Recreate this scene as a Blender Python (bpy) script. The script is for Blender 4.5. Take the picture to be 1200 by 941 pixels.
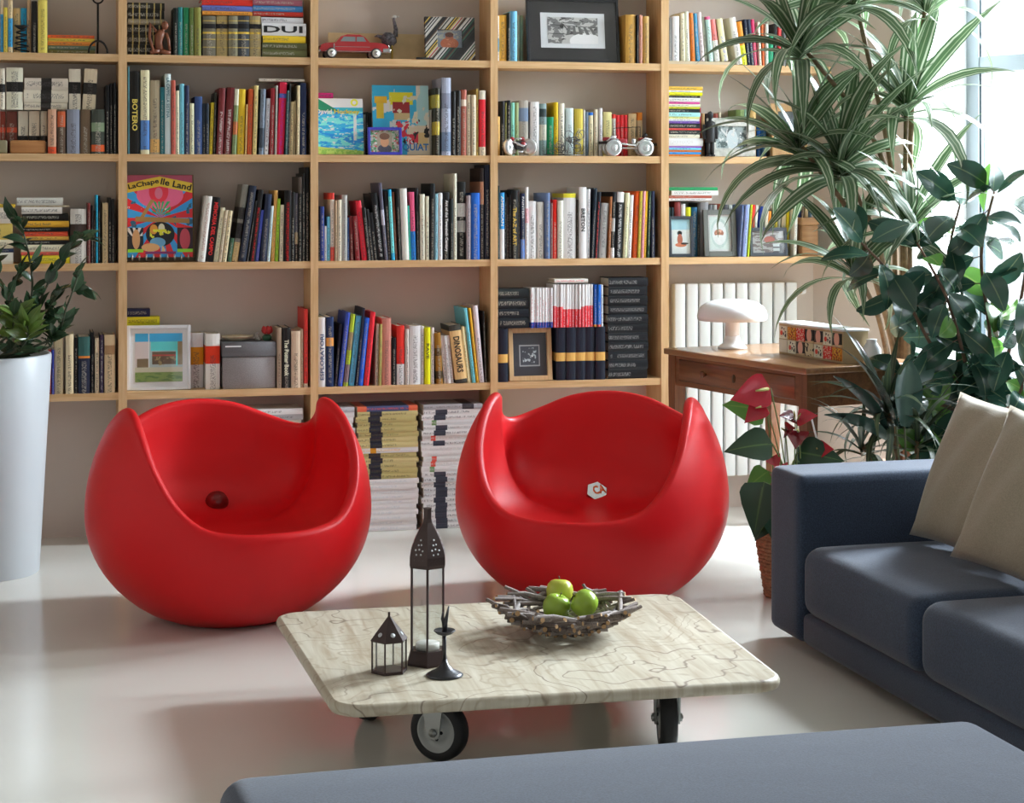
import bpy, bmesh, math, random
from mathutils import Vector, Matrix, Euler
random.seed(7)
scene = bpy.context.scene
for o in list(bpy.data.objects): bpy.data.objects.remove(o)
COL = scene.collection
PI = math.pi
# ---------------------------------------------------------------- camera
FPX, YAW, CAMH, HOR = 2200.0, math.radians(14.6), 1.4, 220.0
cam_d = bpy.data.cameras.new('camera')
cam_d.sensor_width = 36; cam_d.lens = FPX/1200*36
cam_d.shift_y = -(470.5-HOR)/1200
cam_d.clip_start = .05
cam = bpy.data.objects.new('camera', cam_d); COL.objects.link(cam)
cam.location = (0, 0, CAMH); cam.rotation_euler = (PI/2, 0, -YAW)
scene.camera = cam
# ---------------------------------------------------------------- right wall frame (splayed from the corner of the room)
WC = Vector((3.394, 7.726, 0)); WE = Vector((.427, -.904, 0)).normalized(); WN = Vector((-WE.y, WE.x, 0))
def wr(s, t, z=0): return WC + WE*s + WN*t + Vector((0, 0, z))
# ---------------------------------------------------------------- world and daylight
w = bpy.data.worlds.new('sky'); scene.world = w; w.use_nodes = True
bg = w.node_tree.nodes['Background']
bg.inputs[0].default_value = (.89, .95, 1, 1); bg.inputs[1].default_value = 1.2
def area(name, loc, target, sx, sy, power, col):
    l = bpy.data.lights.new(name, 'AREA'); l.shape = 'RECTANGLE'; l.size = sx; l.size_y = sy
    l.energy = power; l.color = col
    o = bpy.data.objects.new(name, l); COL.objects.link(o); o.location = loc
    d = Vector(target)-Vector(loc); o.rotation_euler = d.to_track_quat('-Z', 'Y').to_euler()
    return o
area('daylight_far_window', wr(1.25, 1.5, 2.75), (1.2, 5.3, 0), 1.2, 1.4, 1450, (.80, .91, 1))
area('daylight_near_window', wr(3.3, 1.5, 2.75), (1.2, 4.2, 0), 1.2, 1.4, 500, (.84, .93, 1))
def portal(loc, target, sx, sy):
    o = area('window_portal', loc, target, sx, sy, 1, (1, 1, 1)); o.data.cycles.is_portal = True
portal(wr(1.168, .44, 1.53), wr(1.168, -3, 1.53), 1.26, 2.96); portal(wr(3.3, .44, 1.53), wr(3.3, -3, 1.53), 1.6, 2.96); portal((1.5, -2.2, 1.7), (1.5, 3, 1.7), 2.4, 1.9)  # sampling portals: two right-hand windows, then the added rear opening
vs = scene.view_settings
vs.view_transform = 'Standard'; vs.look = 'None'; vs.gamma = 1; vs.exposure = -0.02; vs.use_curve_mapping = False
# ---------------------------------------------------------------- pixel helpers (a pixel is a direction; the surface gives the distance)
VR = Vector((math.cos(YAW), -math.sin(YAW), 0)); VF = Vector((math.sin(YAW), math.cos(YAW), 0)); VU = Vector((0, 0, 1)); CAM = Vector((0, 0, CAMH))
def ray(px, py): return VR*((px-600)/FPX)+VF+VU*((HOR-py)/FPX)
def onZ(px, py, z): r = ray(px, py); return CAM+r*((z-CAMH)/r.z)
def onY(px, py, y): r = ray(px, py); return CAM+r*(y/r.y)
def atD(px, py, d): return CAM+ray(px, py)*d
# ---------------------------------------------------------------- mesh helpers
def lin(c):
    if isinstance(c, str):
        c = c.lstrip('#'); c = [int(c[i:i+2], 16)/255 for i in (0, 2, 4)]
        c = [x/12.92 if x <= .04045 else ((x+.055)/1.055)**2.4 for x in c]
    return (c[0], c[1], c[2], 1)
class MB:
    """collects faces, builds one mesh object"""
    def __init__(s): s.v = []; s.f = []; s.sm = []
    def add(s, vs, fs, smooth=False):
        n = len(s.v); s.v += [tuple(v) for v in vs]; s.f += [tuple(i+n for i in f) for f in fs]; s.sm += [smooth]*len(fs); return s
    def box(s, x0, x1, y0, y1, z0, z1, M=None):
        vs = [Vector((x, y, z)) for z in (z0, z1) for y in (y0, y1) for x in (x0, x1)]
        if M: vs = [M @ v for v in vs]
        return s.add(vs, [(0, 2, 3, 1), (4, 5, 7, 6), (0, 1, 5, 4), (1, 3, 7, 5), (3, 2, 6, 7), (2, 0, 4, 6)])
    def rbox(s, x0, x1, y0, y1, z0, z1, r=.01, seg=2, M=None, smooth=True):
        bm = bmesh.new(); bmesh.ops.create_cube(bm, size=1)
        for v in bm.verts: v.co = Vector((x0+(v.co.x+.5)*(x1-x0), y0+(v.co.y+.5)*(y1-y0), z0+(v.co.z+.5)*(z1-z0)))
        bmesh.ops.bevel(bm, geom=bm.edges[:], offset=r, segments=seg, profile=.5, affect='EDGES')
        bm.verts.ensure_lookup_table()
        vs = [(M @ v.co) if M else v.co.copy() for v in bm.verts]
        fs = [[v.index for v in f.verts] for f in bm.faces]; bm.free()
        return s.add(vs, fs, smooth)
    def tube(s, pts, r, n=8, cap=True, smooth=True):
        pts = [Vector(p) for p in pts]; k = len(pts); rs = r if isinstance(r, (list, tuple)) else [r]*k
        vs = []; prev = None
        for i, p in enumerate(pts):
            t = (pts[min(i+1, k-1)]-pts[max(i-1, 0)]).normalized()
            if prev is None:
                a = Vector((0, 0, 1)) if abs(t.z) < .9 else Vector((1, 0, 0)); nx = t.cross(a).normalized()
            else: nx = (prev-t*prev.dot(t)).normalized()
            prev = nx; ny = t.cross(nx)
            for j in range(n):
                an = 2*PI*j/n; vs.append(p+(nx*math.cos(an)+ny*math.sin(an))*rs[i])
        fs = [(i*n+j, i*n+(j+1) % n, (i+1)*n+(j+1) % n, (i+1)*n+j) for i in range(k-1) for j in range(n)]
        if cap: fs += [tuple(range(n-1, -1, -1)), tuple((k-1)*n+j for j in range(n))]
        return s.add(vs, fs, smooth)
    def lathe(s, prof, n=32, M=None, smooth=True, cap=True, phase=0):
        vs = []
        for r, z in prof:
            for j in range(n):
                an = 2*PI*j/n+phase; v = Vector((r*math.cos(an), r*math.sin(an), z)); vs.append(M @ v if M else v)
        k = len(prof)
        fs = [(i*n+j, i*n+(j+1) % n, (i+1)*n+(j+1) % n, (i+1)*n+j) for i in range(k-1) for j in range(n)]
        if cap: fs += [tuple(range(n-1, -1, -1)), tuple((k-1)*n+j for j in range(n))]
        return s.add(vs, fs, smooth)
    def prism(s, poly, z0, z1, M=None, smooth=False):
        n = len(poly); vs = [Vector((p[0], p[1], z)) for z in (z0, z1) for p in poly]
        if M: vs = [M @ v for v in vs]
        return s.add(vs, [tuple(range(n-1, -1, -1)), tuple(range(n, 2*n))]+[(i, (i+1) % n, n+(i+1) % n, n+i) for i in range(n)], smooth)
    def mesh(s, name, mat):
        me = bpy.data.meshes.new(name); me.from_pydata(s.v, [], s.f); me.update()
        me.polygons.foreach_set('use_smooth', s.sm)
        if mat: me.materials.append(mat)
        return me
    def build(s, name, mat, parent=None, loc=None, rot=None, sharp=None):
        me = s.mesh(name, mat)
        if sharp: 
            try: me.set_sharp_from_angle(angle=math.radians(sharp))
            except Exception: pass
        o = bpy.data.objects.new(name, me); COL.objects.link(o)
        if parent: o.parent = parent
        if loc is not None: o.location = loc
        if rot is not None: o.rotation_euler = rot
        return o
def T(x=0, y=0, z=0): return Matrix.Translation((x, y, z))
def Rz(a): return Matrix.Rotation(a, 4, 'Z')
def Rx(a): return Matrix.Rotation(a, 4, 'X')
def Ry(a): return Matrix.Rotation(a, 4, 'Y')
def tag(o, label, cat, group=None, kind=None):
    o['label'] = label; o['category'] = cat
    if group: o['group'] = group
    if kind: o['kind'] = kind
    return o
def struct(o, label=None):
    o['kind'] = 'structure'
    if label: o['label'] = label
    return o
def thing(name, label, cat, loc=(0, 0, 0), rz=0, group=None, rx=0):
    o = bpy.data.objects.new(name, None); COL.objects.link(o); o.empty_display_size = .05
    o.location = loc; o.rotation_euler = (rx, 0, rz); return tag(o, label, cat, group)
def copyobj(src, parent=None):
    c = src.copy(); COL.objects.link(c); c.parent = parent; return c
def text(body, name, mat, parent, size, loc, rot, extrude=.0004, align='CENTER', fit=None):
    cu = bpy.data.curves.new(name, 'FONT'); cu.body = body; cu.size = size; cu.extrude = extrude
    cu.align_x = align; cu.align_y = 'CENTER'; cu.resolution_u = 2; cu.offset = size*.025
    tmp = bpy.data.objects.new(name, cu); COL.objects.link(tmp)
    bpy.context.view_layer.update()
    me = bpy.data.meshes.new_from_object(tmp.evaluated_get(bpy.context.evaluated_depsgraph_get()))
    bpy.data.objects.remove(tmp)
    if fit:
        xs = [v.co.x for v in me.vertices]; ys = [v.co.y for v in me.vertices]
        cx = (max(xs)+min(xs))/2; cy = (max(ys)+min(ys))/2
        kx = fit[0]/(max(xs)-min(xs)); ky = fit[1]/(max(ys)-min(ys))
        for v in me.vertices: v.co.x = (v.co.x-cx)*kx; v.co.y = (v.co.y-cy)*ky
    me.materials.clear(); me.materials.append(mat)
    o = bpy.data.objects.new(name, me); COL.objects.link(o); o.parent = parent; o.location = loc; o.rotation_euler = rot
    return o
# ---------------------------------------------------------------- materials
MATS = {}
def mat(name, col, rough=.6, metal=0, spec=.5, noise=0, nscale=30, bump=0, bscale=None, coat=0, sheen=0, stretch=None, trans=0):
    if name in MATS: return MATS[name]
    m = bpy.data.materials.new(name); m.use_nodes = True; nt = m.node_tree; b = nt.nodes['Principled BSDF']
    c = lin(col); b.inputs['Base Color'].default_value = c; b.inputs['Roughness'].default_value = rough
    b.inputs['Metallic'].default_value = metal; b.inputs['Specular IOR Level'].default_value = spec
    b.inputs['Coat Weight'].default_value = coat; b.inputs['Sheen Weight'].default_value = sheen
    if trans: b.inputs['Transmission Weight'].default_value = trans
    if noise or bump:
        tc = nt.nodes.new('ShaderNodeTexCoord'); mp = nt.nodes.new('ShaderNodeMapping'); nt.links.new(tc.outputs['Object'], mp.inputs[0])
        if stretch: mp.inputs['Scale'].default_value = stretch
        n = nt.nodes.new('ShaderNodeTexNoise'); n.inputs['Scale'].default_value = nscale; n.inputs['Detail'].default_value = 4
        nt.links.new(mp.outputs[0], n.inputs['Vector'])
        if noise:
            r = nt.nodes.new('ShaderNodeValToRGB')
            r.color_ramp.elements[0].position = .3; r.color_ramp.elements[1].position = .7
            r.color_ramp.elements[0].color = tuple(x*(1-noise) for x in c[:3])+(1,)
            r.color_ramp.elements[1].color = tuple(min(1, x*(1+noise)) for x in c[:3])+(1,)
            nt.links.new(n.outputs['Fac'], r.inputs[0]); nt.links.new(r.outputs[0], b.inputs['Base Color'])
        if bump:
            n2 = n
            if bscale:
                n2 = nt.nodes.new('ShaderNodeTexNoise'); n2.inputs['Scale'].default_value = bscale; nt.links.new(mp.outputs[0], n2.inputs['Vector'])
            bp = nt.nodes.new('ShaderNodeBump'); bp.inputs['Strength'].default_value = bump; bp.inputs['Distance'].default_value = .004
            nt.links.new(n2.outputs['Fac'], bp.inputs['Height']); nt.links.new(bp.outputs[0], b.inputs['Normal'])
    MATS[name] = m; return m
def nodemat(name, rough=.6, **kw):
    """material with access to nodes: returns (m, nt, bsdf, texcoord, L) ; L links"""
    m = bpy.data.materials.new(name); m.use_nodes = True; nt = m.node_tree; b = nt.nodes['Principled BSDF']
    b.inputs['Roughness'].default_value = rough
    for k, v in kw.items(): b.inputs[k].default_value = v
    tc = nt.nodes.new('ShaderNodeTexCoord'); MATS[name] = m
    return m, nt, b, tc, nt.links.new
def ramp(nt, stops, interp='LINEAR'):
    r = nt.nodes.new('ShaderNodeValToRGB'); cr = r.color_ramp; cr.interpolation = interp
    while len(cr.elements) > 1: cr.elements.remove(cr.elements[-1])
    for i, (p, c) in enumerate(stops):
        e = cr.elements[0] if i == 0 else cr.elements.new(p)
        e.position = p; e.color = lin(c)
    return r
def wood(name, c0, c1, axis='X', scale=9, rough=.5, stretch=14, coat=0):
    m, nt, b, tc, L = nodemat(name, rough); b.inputs['Coat Weight'].default_value = coat
    mp = nt.nodes.new('ShaderNodeMapping'); L(tc.outputs['Object'], mp.inputs[0])
    mp.inputs['Scale'].default_value = {'X': (1, stretch, stretch), 'Y': (stretch, 1, stretch), 'Z': (stretch, stretch, 1)}[axis]
    n = nt.nodes.new('ShaderNodeTexNoise'); n.inputs['Scale'].default_value = scale; n.inputs['Detail'].default_value = 6; n.inputs['Distortion'].default_value = .6
    L(mp.outputs[0], n.inputs['Vector']); r = ramp(nt, [(.3, c0), (.7, c1)]); L(n.outputs['Fac'], r.inputs[0]); L(r.outputs[0], b.inputs['Base Color'])
    bp = nt.nodes.new('ShaderNodeBump'); bp.inputs['Strength'].default_value = .08; bp.inputs['Distance'].default_value = .002
    L(n.outputs['Fac'], bp.inputs['Height']); L(bp.outputs[0], b.inputs['Normal'])
    return m
def glass_mat(name, col=(1, 1, 1), gloss=.08):
    m = bpy.data.materials.new(name); m.use_nodes = True; nt = m.node_tree; nt.nodes.remove(nt.nodes['Principled BSDF'])
    t = nt.nodes.new('ShaderNodeBsdfTransparent'); t.inputs[0].default_value = (*col, 1)
    g = nt.nodes.new('ShaderNodeBsdfGlossy'); g.inputs['Roughness'].default_value = .03
    x = nt.nodes.new('ShaderNodeMixShader'); x.inputs[0].default_value = gloss
    nt.links.new(t.outputs[0], x.inputs[1]); nt.links.new(g.outputs[0], x.inputs[2])
    nt.links.new(x.outputs[0], nt.nodes['Material Output'].inputs[0]); MATS[name] = m; return m
# ================================================================ THE ROOM
YW, YF = 7.726, 7.526
M_wall = mat('plaster', (.62, .55, .49), .9, noise=.03, nscale=3)
M_white = mat('white_paint', (.82, .83, .83), .5)
m, nt, b, tc, L = nodemat('resin_floor', .16); M_floor = m
n = nt.nodes.new('ShaderNodeTexNoise'); n.inputs['Scale'].default_value = .9; n.inputs['Detail'].default_value = 5
L(tc.outputs['Object'], n.inputs['Vector']); r = ramp(nt, [(.3, (.68, .655, .59)), (.7, (.74, .72, .665))]); L(n.outputs['Fac'], r.inputs[0]); L(r.outputs[0], b.inputs['Base Color'])
n2 = nt.nodes.new('ShaderNodeTexNoise'); n2.inputs['Scale'].default_value = 2.5; n2.inputs['Detail'].default_value = 3; L(tc.outputs['Object'], n2.inputs['Vector'])
mr = nt.nodes.new('ShaderNodeMapRange'); mr.inputs['To Min'].default_value = .12; mr.inputs['To Max'].default_value = .22; L(n2.outputs['Fac'], mr.inputs[0]); L(mr.outputs[0], b.inputs['Roughness'])
struct(MB().box(-2.3, 7.2, -2, 9, -.1, 0).build('floor', M_floor), 'glossy cream resin floor')
struct(MB().box(-2.3, WC.x, YW, YW+.3, 0, 3.3).build('wall_back', M_wall))
struct(MB().box(-2.5, -2.3, -2, YW+.3, 0, 3.3).build('wall_left', M_wall))
struct(MB().box(-2.5, 7.2, -2, 9, 3.3, 3.45).build('ceiling', mat('ceiling_paint', (.55, .52, .48), .9)))
wl = MB(); THK = .42; W1 = (.536, 1.80); W2 = (2.5, 4.1)
def wbox(mb, s0, s1, t0, t1, z0, z1):
    vs = [wr(s, t, z) for z in (z0, z1) for t in (t0, t1) for s in (s0, s1)]
    return mb.add(vs, [(0, 1, 3, 2), (4, 6, 7, 5), (0, 4, 5, 1), (1, 5, 7, 3), (3, 7, 6, 2), (2, 6, 4, 0)])
for s0, s1 in ((-.2, W1[0]), (W1[1], W2[0]), (W2[1], 8.5)): wbox(wl, s0, s1, 0, THK, 0, 3.3)
for s0, s1 in (W1, W2): wbox(wl, s0, s1, 0, THK, 3.02, 3.3); wbox(wl, s0, s1, 0, THK, 0, .06)
struct(wl.build('wall_right', M_wall))
fw = MB().box(-2.5, 7.2, -2.3, -2, 0, .75).box(-2.5, 7.2, -2.3, -2, 2.65, 3.3).box(-2.5, .3, -2.3, -2, .75, 2.65).box(2.7, 7.2, -2.3, -2, .75, 2.65)  # unseen rear wall, added; its opening is sized to set the frontal fill
struct(fw.build('wall_front', M_wall))
M_wfr = mat('window_frame_paint', (.27, .32, .34), .5)  # white frame, with the shade of its inner face put into the colour
def window(k, s0, s1):
    o = bpy.data.objects.new('window_%d' % k, None); COL.objects.link(o); struct(o, 'tall white casement window with a transom bar')
    # lining boards of the reveal
    lb = MB(); wbox(lb, s0, s0+.012, -.004, .42, .06, 3.02); wbox(lb, s1-.012, s1, -.004, .42, .06, 3.02); wbox(lb, s0+.012, s1-.012, -.004, .42, 3.008, 3.02)
    lb.build('reveal_lining', M_white, o)
    fr = MB(); a, b_ = .37, .42
    for s in ((s0+.012, s0+.075), (s1-.075, s1-.012)): wbox(fr, s[0], s[1], a, b_, .06, 3.008)
    wbox(fr, s0+.075, s1-.075, a, b_, 2.94, 3.008); wbox(fr, s0+.075, s1-.075, a, b_, .06, .14)
    fr.build('frame', M_wfr, o)
    mid = (s0+s1)/2
    wbox(MB(), mid-.05, mid+.05, a-.01, b_, .14, 2.94).build('mullion', M_wfr, o)
    for p0, p1 in ((s0+.075, mid-.05), (mid+.05, s1-.075)):
        wbox(MB(), p0, p1, a+.005, b_-.005, 1.9, 1.965).build('transom', M_wfr, o)
        for z0, z1 in ((.14, 1.9), (1.965, 2.94)):
            sh = MB()
            wbox(sh, p0, p0+.008, a+.01, b_-.01, z0, z1); wbox(sh, p1-.008, p1, a+.01, b_-.01, z0, z1)
            sh.build('gasket', mat('gasket', (.03, .05, .06), .6), o)
            wbox(MB(), p0+.008, p1-.008, .40, .404, z0, z1).build('pane', MATS.get('window_glass') or glass_mat('window_glass'), o)
window(1, *W1); window(2, *W2)
# ================================================================ BOOKCASE
M_pine = wood('pine', (.62, .37, .16), (.76, .51, .27), 'X', 6, .5)
M_pinez = wood('pine_upright', (.62, .37, .16), (.76, .51, .27), 'Z', 6, .5)
UX = [(-.392, -.36), (.363, .396), (1.122, 1.153), (1.869, 1.900), (2.613, 2.647)]
ROWS = {'T': 2.33, 'A': 1.925, 'B': 1.533, 'C': 1.104, 'D': .595}; BT = .029
bookcase = thing('bookcase', 'wall-wide pale pine bookcase with open shelves against the back wall', 'bookcase', (1.5, YW, 0))
def inb(mb, name, m): 
    o = mb.build(name, m); o.parent = bookcase; o.matrix_parent_inverse = Matrix.Translation((-1.5, -YW, 0)); return o
for x0, x1 in UX: inb(MB().box(x0, x1, YF, YW-.001, 0, 2.75), 'upright', M_pinez)
for k, z in ROWS.items():
    for i in range(-1, 5):
        if k == 'D' and i == 4: continue
        x0 = -1.1 if i == -1 else UX[i][1]; x1 = UX[i+1][0] if i < 4 else 3.392
        inb(MB().box(x0, x1, YF+.004, YW-.001, z-BT, z), 'shelf_board', M_pine)
# ================================================================ ARMCHAIRS
def spline(keys, x):
    for i in range(len(keys)-1):
        (x0, y0), (x1, y1) = keys[i], keys[i+1]
        if x <= x1:
            def sl(j):
                if j <= 0 or j >= len(keys)-1: return 0
                return (keys[j+1][1]-keys[j-1][1])/(keys[j+1][0]-keys[j-1][0])
            h = x1-x0; t = (x-x0)/h; a, b_ = sl(i)*h, sl(i+1)*h
            return (2*t**3-3*t*t+1)*y0+(t**3-2*t*t+t)*a+(-2*t**3+3*t*t)*y1+(t**3-t*t)*b_
    return keys[-1][1]
RIM = [(0, .338), (18, .343), (30, .365), (40, .425), (50, .515), (60, .600), (70, .655), (80, .685), (90, .695), (98, .684), (108, .635), (118, .592), (127, .584), (140, .610), (158, .655), (180, .672)]
CH_R, CH_ZC, CH_CL, CH_CU, CH_T, CH_SEAT = .465, .345, .386, .515, .036, .285
def ch_r(z):
    c = CH_CL if z < CH_ZC else CH_CU
    return CH_R*math.sqrt(max(0, 1-((z-CH_ZC)/c)**2))
def chair_mesh():
    NA, NO, NR, NI = 128, 26, 7, 22
    rows = []
    vs = []
    for j in range(NA):
        psi = 2*PI*j/NA; dg = abs(math.degrees(psi if psi <= PI else psi-2*PI))
        h = spline(RIM, dg); col = []
        hr = h-CH_T*.5
        for i in range(NO):
            t = i/(NO-1); z = hr*(t**1.0); z = max(z, 0)
            rr = ch_r(z)
            if z < .012: rr -= .012*(1-z/.012)**2
            col.append((rr, z))
        # rim roll
        r0 = ch_r(hr)
        for i in range(1, NR):
            an = PI*i/NR; col.append((r0-CH_T*.5+CH_T*.5*math.cos(an), hr+CH_T*.5*math.sin(an)))
        r1, z1 = r0-CH_T, hr
        e = .62
        for i in range(NI):
            th = PI/2*i/NI; c, s_ = math.cos(th), math.sin(th)
            rho = r1*c**e; z = z1-(z1-CH_SEAT)*s_**e
            mx = ch_r(z)-CH_T if z < z1 else rho
            col.append((min(rho, max(mx, .05)) if z < z1 else rho, z))
        rows = len(col)
        # front is -Y
        for rr, z in col: vs.append((rr*math.sin(psi), -rr*math.cos(psi), z))
    fs = []
    for j in range(NA):
        k = (j+1) % NA
        for i in range(rows-1): fs.append((j*rows+i, k*rows+i, k*rows+i+1, j*rows+i+1))
    n = len(vs); vs.append((0, 0, CH_SEAT))
    for j in range(NA): fs.append((j*rows+rows-1, ((j+1) % NA)*rows+rows-1, n))
    fs.append(tuple(j*rows for j in range(NA-1, -1, -1)))
    return vs, fs
M_red = mat('red_polyethylene', (.64, .006, .010), .42, bump=.06, nscale=420, spec=.28)
cv, cf = chair_mesh()
def armchair(loc, rz, label):
    t = thing('armchair', label, 'armchair', loc, rz, 'red moulded armchairs')
    MB().add(cv, cf, True).build('shell', M_red, t)
    return t
ch1 = armchair((.656, 6.20, 0), -YAW+math.radians(28), 'red round moulded plastic armchair nearest the tall white planter, turned to the right')
ch2 = armchair((1.875, 6.12, 0), -YAW-math.radians(13), 'red round moulded plastic armchair nearest the wooden desk, turned to the left')
# drain caps low on the inner back
dc = MB().lathe([(.001, .032), (.014, .029), (.025, .021), (.033, .008), (.035, -.004), (.03, -.014)], 24, cap=False)
o = dc.build('drain_cap', mat('dark_red_gloss', (.16, .012, .012), .22), ch1, (.04, .238, .330), (math.radians(48), 0, 0)); o.scale = (1.15,)*3; o['label'] = 'dark red glossy round cap'
pl = MB().prism([(.036*math.cos(PI/3*k+.3), .036*math.sin(PI/3*k+.3)) for k in range(6)], -.01, .016)
o = pl.build('drain_cap', mat('chrome', (.5, .5, .5), .2, metal=1), ch2, (-.03, .236, .316), (math.radians(50), 0, math.radians(25))); o.scale = (1.08, 1.08, 1.5); o['label'] = 'shiny silver hexagonal cap with orange lettering'
text('CA', 'lettering', mat('orange_print', (.85, .16, .02), .5), o, .03, (.008, .006, .0165), (0, 0, math.radians(8)), fit=(.042, .032))
# ================================================================ COFFEE TABLE
m, nt, b, tc, L = nodemat('veined_sandstone', .5); M_slab = m
dn = nt.nodes.new('ShaderNodeTexNoise'); dn.inputs['Scale'].default_value = 1.7; dn.inputs['Detail'].default_value = 4; L(tc.outputs['Object'], dn.inputs['Vector'])
def band(freq, lo, hi):
    q = nt.nodes.new('ShaderNodeMath'); q.operation = 'MULTIPLY'; q.inputs[1].default_value = freq; L(dn.outputs['Fac'], q.inputs[0])
    fr_ = nt.nodes.new('ShaderNodeMath'); fr_.operation = 'PINGPONG'; fr_.inputs[1].default_value = .5; L(q.outputs[0], fr_.inputs[0])
    mr_ = nt.nodes.new('ShaderNodeMapRange'); mr_.inputs['From Min'].default_value = lo; mr_.inputs['From Max'].default_value = hi; mr_.inputs['To Min'].default_value = 1; mr_.inputs['To Max'].default_value = 0; L(fr_.outputs[0], mr_.inputs[0]); return mr_.outputs[0]
mp = nt.nodes.new('ShaderNodeMapping'); mp.inputs['Scale'].default_value = (14, 1.2, 1); mp.inputs['Rotation'].default_value = (0, 0, math.radians(-12)); L(tc.outputs['Object'], mp.inputs[0])
n = nt.nodes.new('ShaderNodeTexNoise'); n.inputs['Scale'].default_value = 3; n.inputs['Detail'].default_value = 9; n.inputs['Distortion'].default_value = .5; L(mp.outputs[0], n.inputs['Vector'])
r = ramp(nt, [(.3, (.37, .30, .21)), (.5, (.47, .42, .32)), (.7, (.56, .52, .42))]); L(n.outputs['Fac'], r.inputs[0])
mk = nt.nodes.new('ShaderNodeTexNoise'); mk.inputs['Scale'].default_value = 1.6; L(tc.outputs['Object'], mk.inputs['Vector']); mkr = ramp(nt, [(.42, (0, 0, 0)), (.5, (1, 1, 1))]); L(mk.outputs['Fac'], mkr.inputs[0])
def over(src, fac, col, k):
    q = nt.nodes.new('ShaderNodeMath'); q.operation = 'MULTIPLY'; q.inputs[1].default_value = k; L(fac, q.inputs[0])
    x_ = nt.nodes.new('ShaderNodeMix'); x_.data_type = 'RGBA'; L(q.outputs[0], x_.inputs[0]); L(src, x_.inputs[6]); x_.inputs[7].default_value = (*col, 1); return x_.outputs[2]
c1 = over(r.outputs[0], band(26, .02, .12), (.30, .23, .15), .5)
q = nt.nodes.new('ShaderNodeMath'); q.operation = 'MULTIPLY'; L(band(13, .012, .04), q.inputs[0]); L(mkr.outputs[0], q.inputs[1])
c2 = over(c1, q.outputs[0], (.13, .09, .07), .6)
L(c2, b.inputs['Base Color'])
TB_Z, TB_W, TB_L = .21, 1.14, 1.0
table = thing('coffee_table', 'low square coffee table with a veined pale stone top on large wheels', 'table', (1.262, 4.745, 0), math.radians(-2.3))
def rrect(w, l, r, k=8):
    p = []
    for cx, cy, a0 in ((w/2-r, l/2-r, 0), (-w/2+r, l/2-r, 90), (-w/2+r, -l/2+r, 180), (w/2-r, -l/2+r, 270)):
        for i in range(k+1): an = math.radians(a0+90*i/k); p.append((cx+r*math.cos(an), cy+r*math.sin(an)))
    return p
def tl(x, y):
    v = Rz(math.radians(2.3)) @ Vector((x-1.262, y-4.745, 0)); return v.x, v.y
tb = MB(); prof = [(.012, TB_Z-.030), (.004, TB_Z-.027), (0, TB_Z-.020), (0, TB_Z-.010), (.004, TB_Z-.003), (.012, TB_Z)]
QD = [tl(*q) for q in ((.690, 4.262), (1.790, 4.222), (1.858, 5.225), (.678, 5.262))]
def quad(x, y):
    u, v = x/TB_W+.5, y/TB_L+.5
    return tuple((QD[0][k]*(1-u)+QD[1][k]*u)*(1-v)+(QD[3][k]*(1-u)+QD[2][k]*u)*v for k in (0, 1))
rings = [[(*quad(x, y), z) for x, y in rrect(TB_W-2*i, TB_L-2*i, .075-i)] for i, z in prof]
nn = len(rings[0]); vs_ = [v for r_ in rings for v in r_]
tb.add(vs_, [(i*nn+j, i*nn+(j+1) % nn, (i+1)*nn+(j+1) % nn, (i+1)*nn+j) for i in range(len(prof)-1) for j in range(nn)], True)
tb.add(vs_, [tuple(range(nn-1, -1, -1)), tuple((len(prof)-1)*nn+j for j in range(nn))])
tb.build('tabletop', M_slab, table)
M_rub = mat('black_rubber', (.012, .012, .013), .55); M_zinc = mat('grey_zinc', (.42, .44, .43), .38, metal=.75); M_hub = mat('hub_grey', (.50, .52, .50), .4)
def caster(lx, ly, ang):
    c = bpy.data.objects.new('caster', None); COL.objects.link(c); c.parent = table; c.location = (lx, ly, 0); c.rotation_euler = (0, 0, ang)
    # wheel axis along local Y, rolling along X, trail 0.03 behind the swivel
    Mx = T(.0, 0, .075) @ Rx(PI/2)
    MB().lathe([(.052, -.020), (.066, -.022), (.073, -.016), (.075, -.008), (.075, .008), (.073, .016), (.066, .022), (.052, .020)], 40, Mx, cap=False).build('tyre', M_rub, c)
    MB().lathe([(.012, -.026), (.024, -.022), (.026, -.012), (.044, -.010), (.048, -.019), (.053, -.020), (.053, .020), (.048, .019), (.044, .010), (.026, .012), (.024, .022), (.012, .026)], 40, Mx).build('hub', M_hub, c)
    fk = MB()
    for s in (-1, 1):
        y0, y1 = (s*.028, s*.032) if s > 0 else (s*.032, s*.028)
        poly = [(-.016, .066), (-.010, .060), (.010, .060), (.016, .068), (.028, .165), (-.040, .165)]
        fk.prism(poly, y0, y1, Matrix(((1, 0, 0, 0), (0, 0, 1, 0), (0, 1, 0, 0), (0, 0, 0, 1))))
    fk.box(-.040, .028, -.032, .032, .163, .167)
    fk.build('fork', M_zinc, c)
    MB().lathe([(.03, .167), (.03, .172), (.012, .172)], 24, T(-.01)).box(-.05, .04, -.042, .042, .172, .180).build('top_plate', M_zinc, c)
    MB().lathe([(.006, -.04), (.006, .04)], 12, Mx).lathe([(.011, -.038), (.011, -.032)], 6, Mx).lathe([(.011, .032), (.011, .038)], 6, Mx).build('axle', M_zinc, c)
    for k in range(5):
        an = 2*PI*k/5
        MB().lathe([(.0045, -.0255), (.0045, .0255)], 6, Mx @ T(.018*math.cos(an), .018*math.sin(an), 0)).build('bolt', M_rub, c)
caster(*tl(.986, 4.487), math.radians(-40)); caster(*tl(1.56, 4.45), math.radians(78)); caster(*tl(.885, 4.88), math.radians(60)); caster(*tl(1.513, 4.95), math.radians(110))
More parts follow.
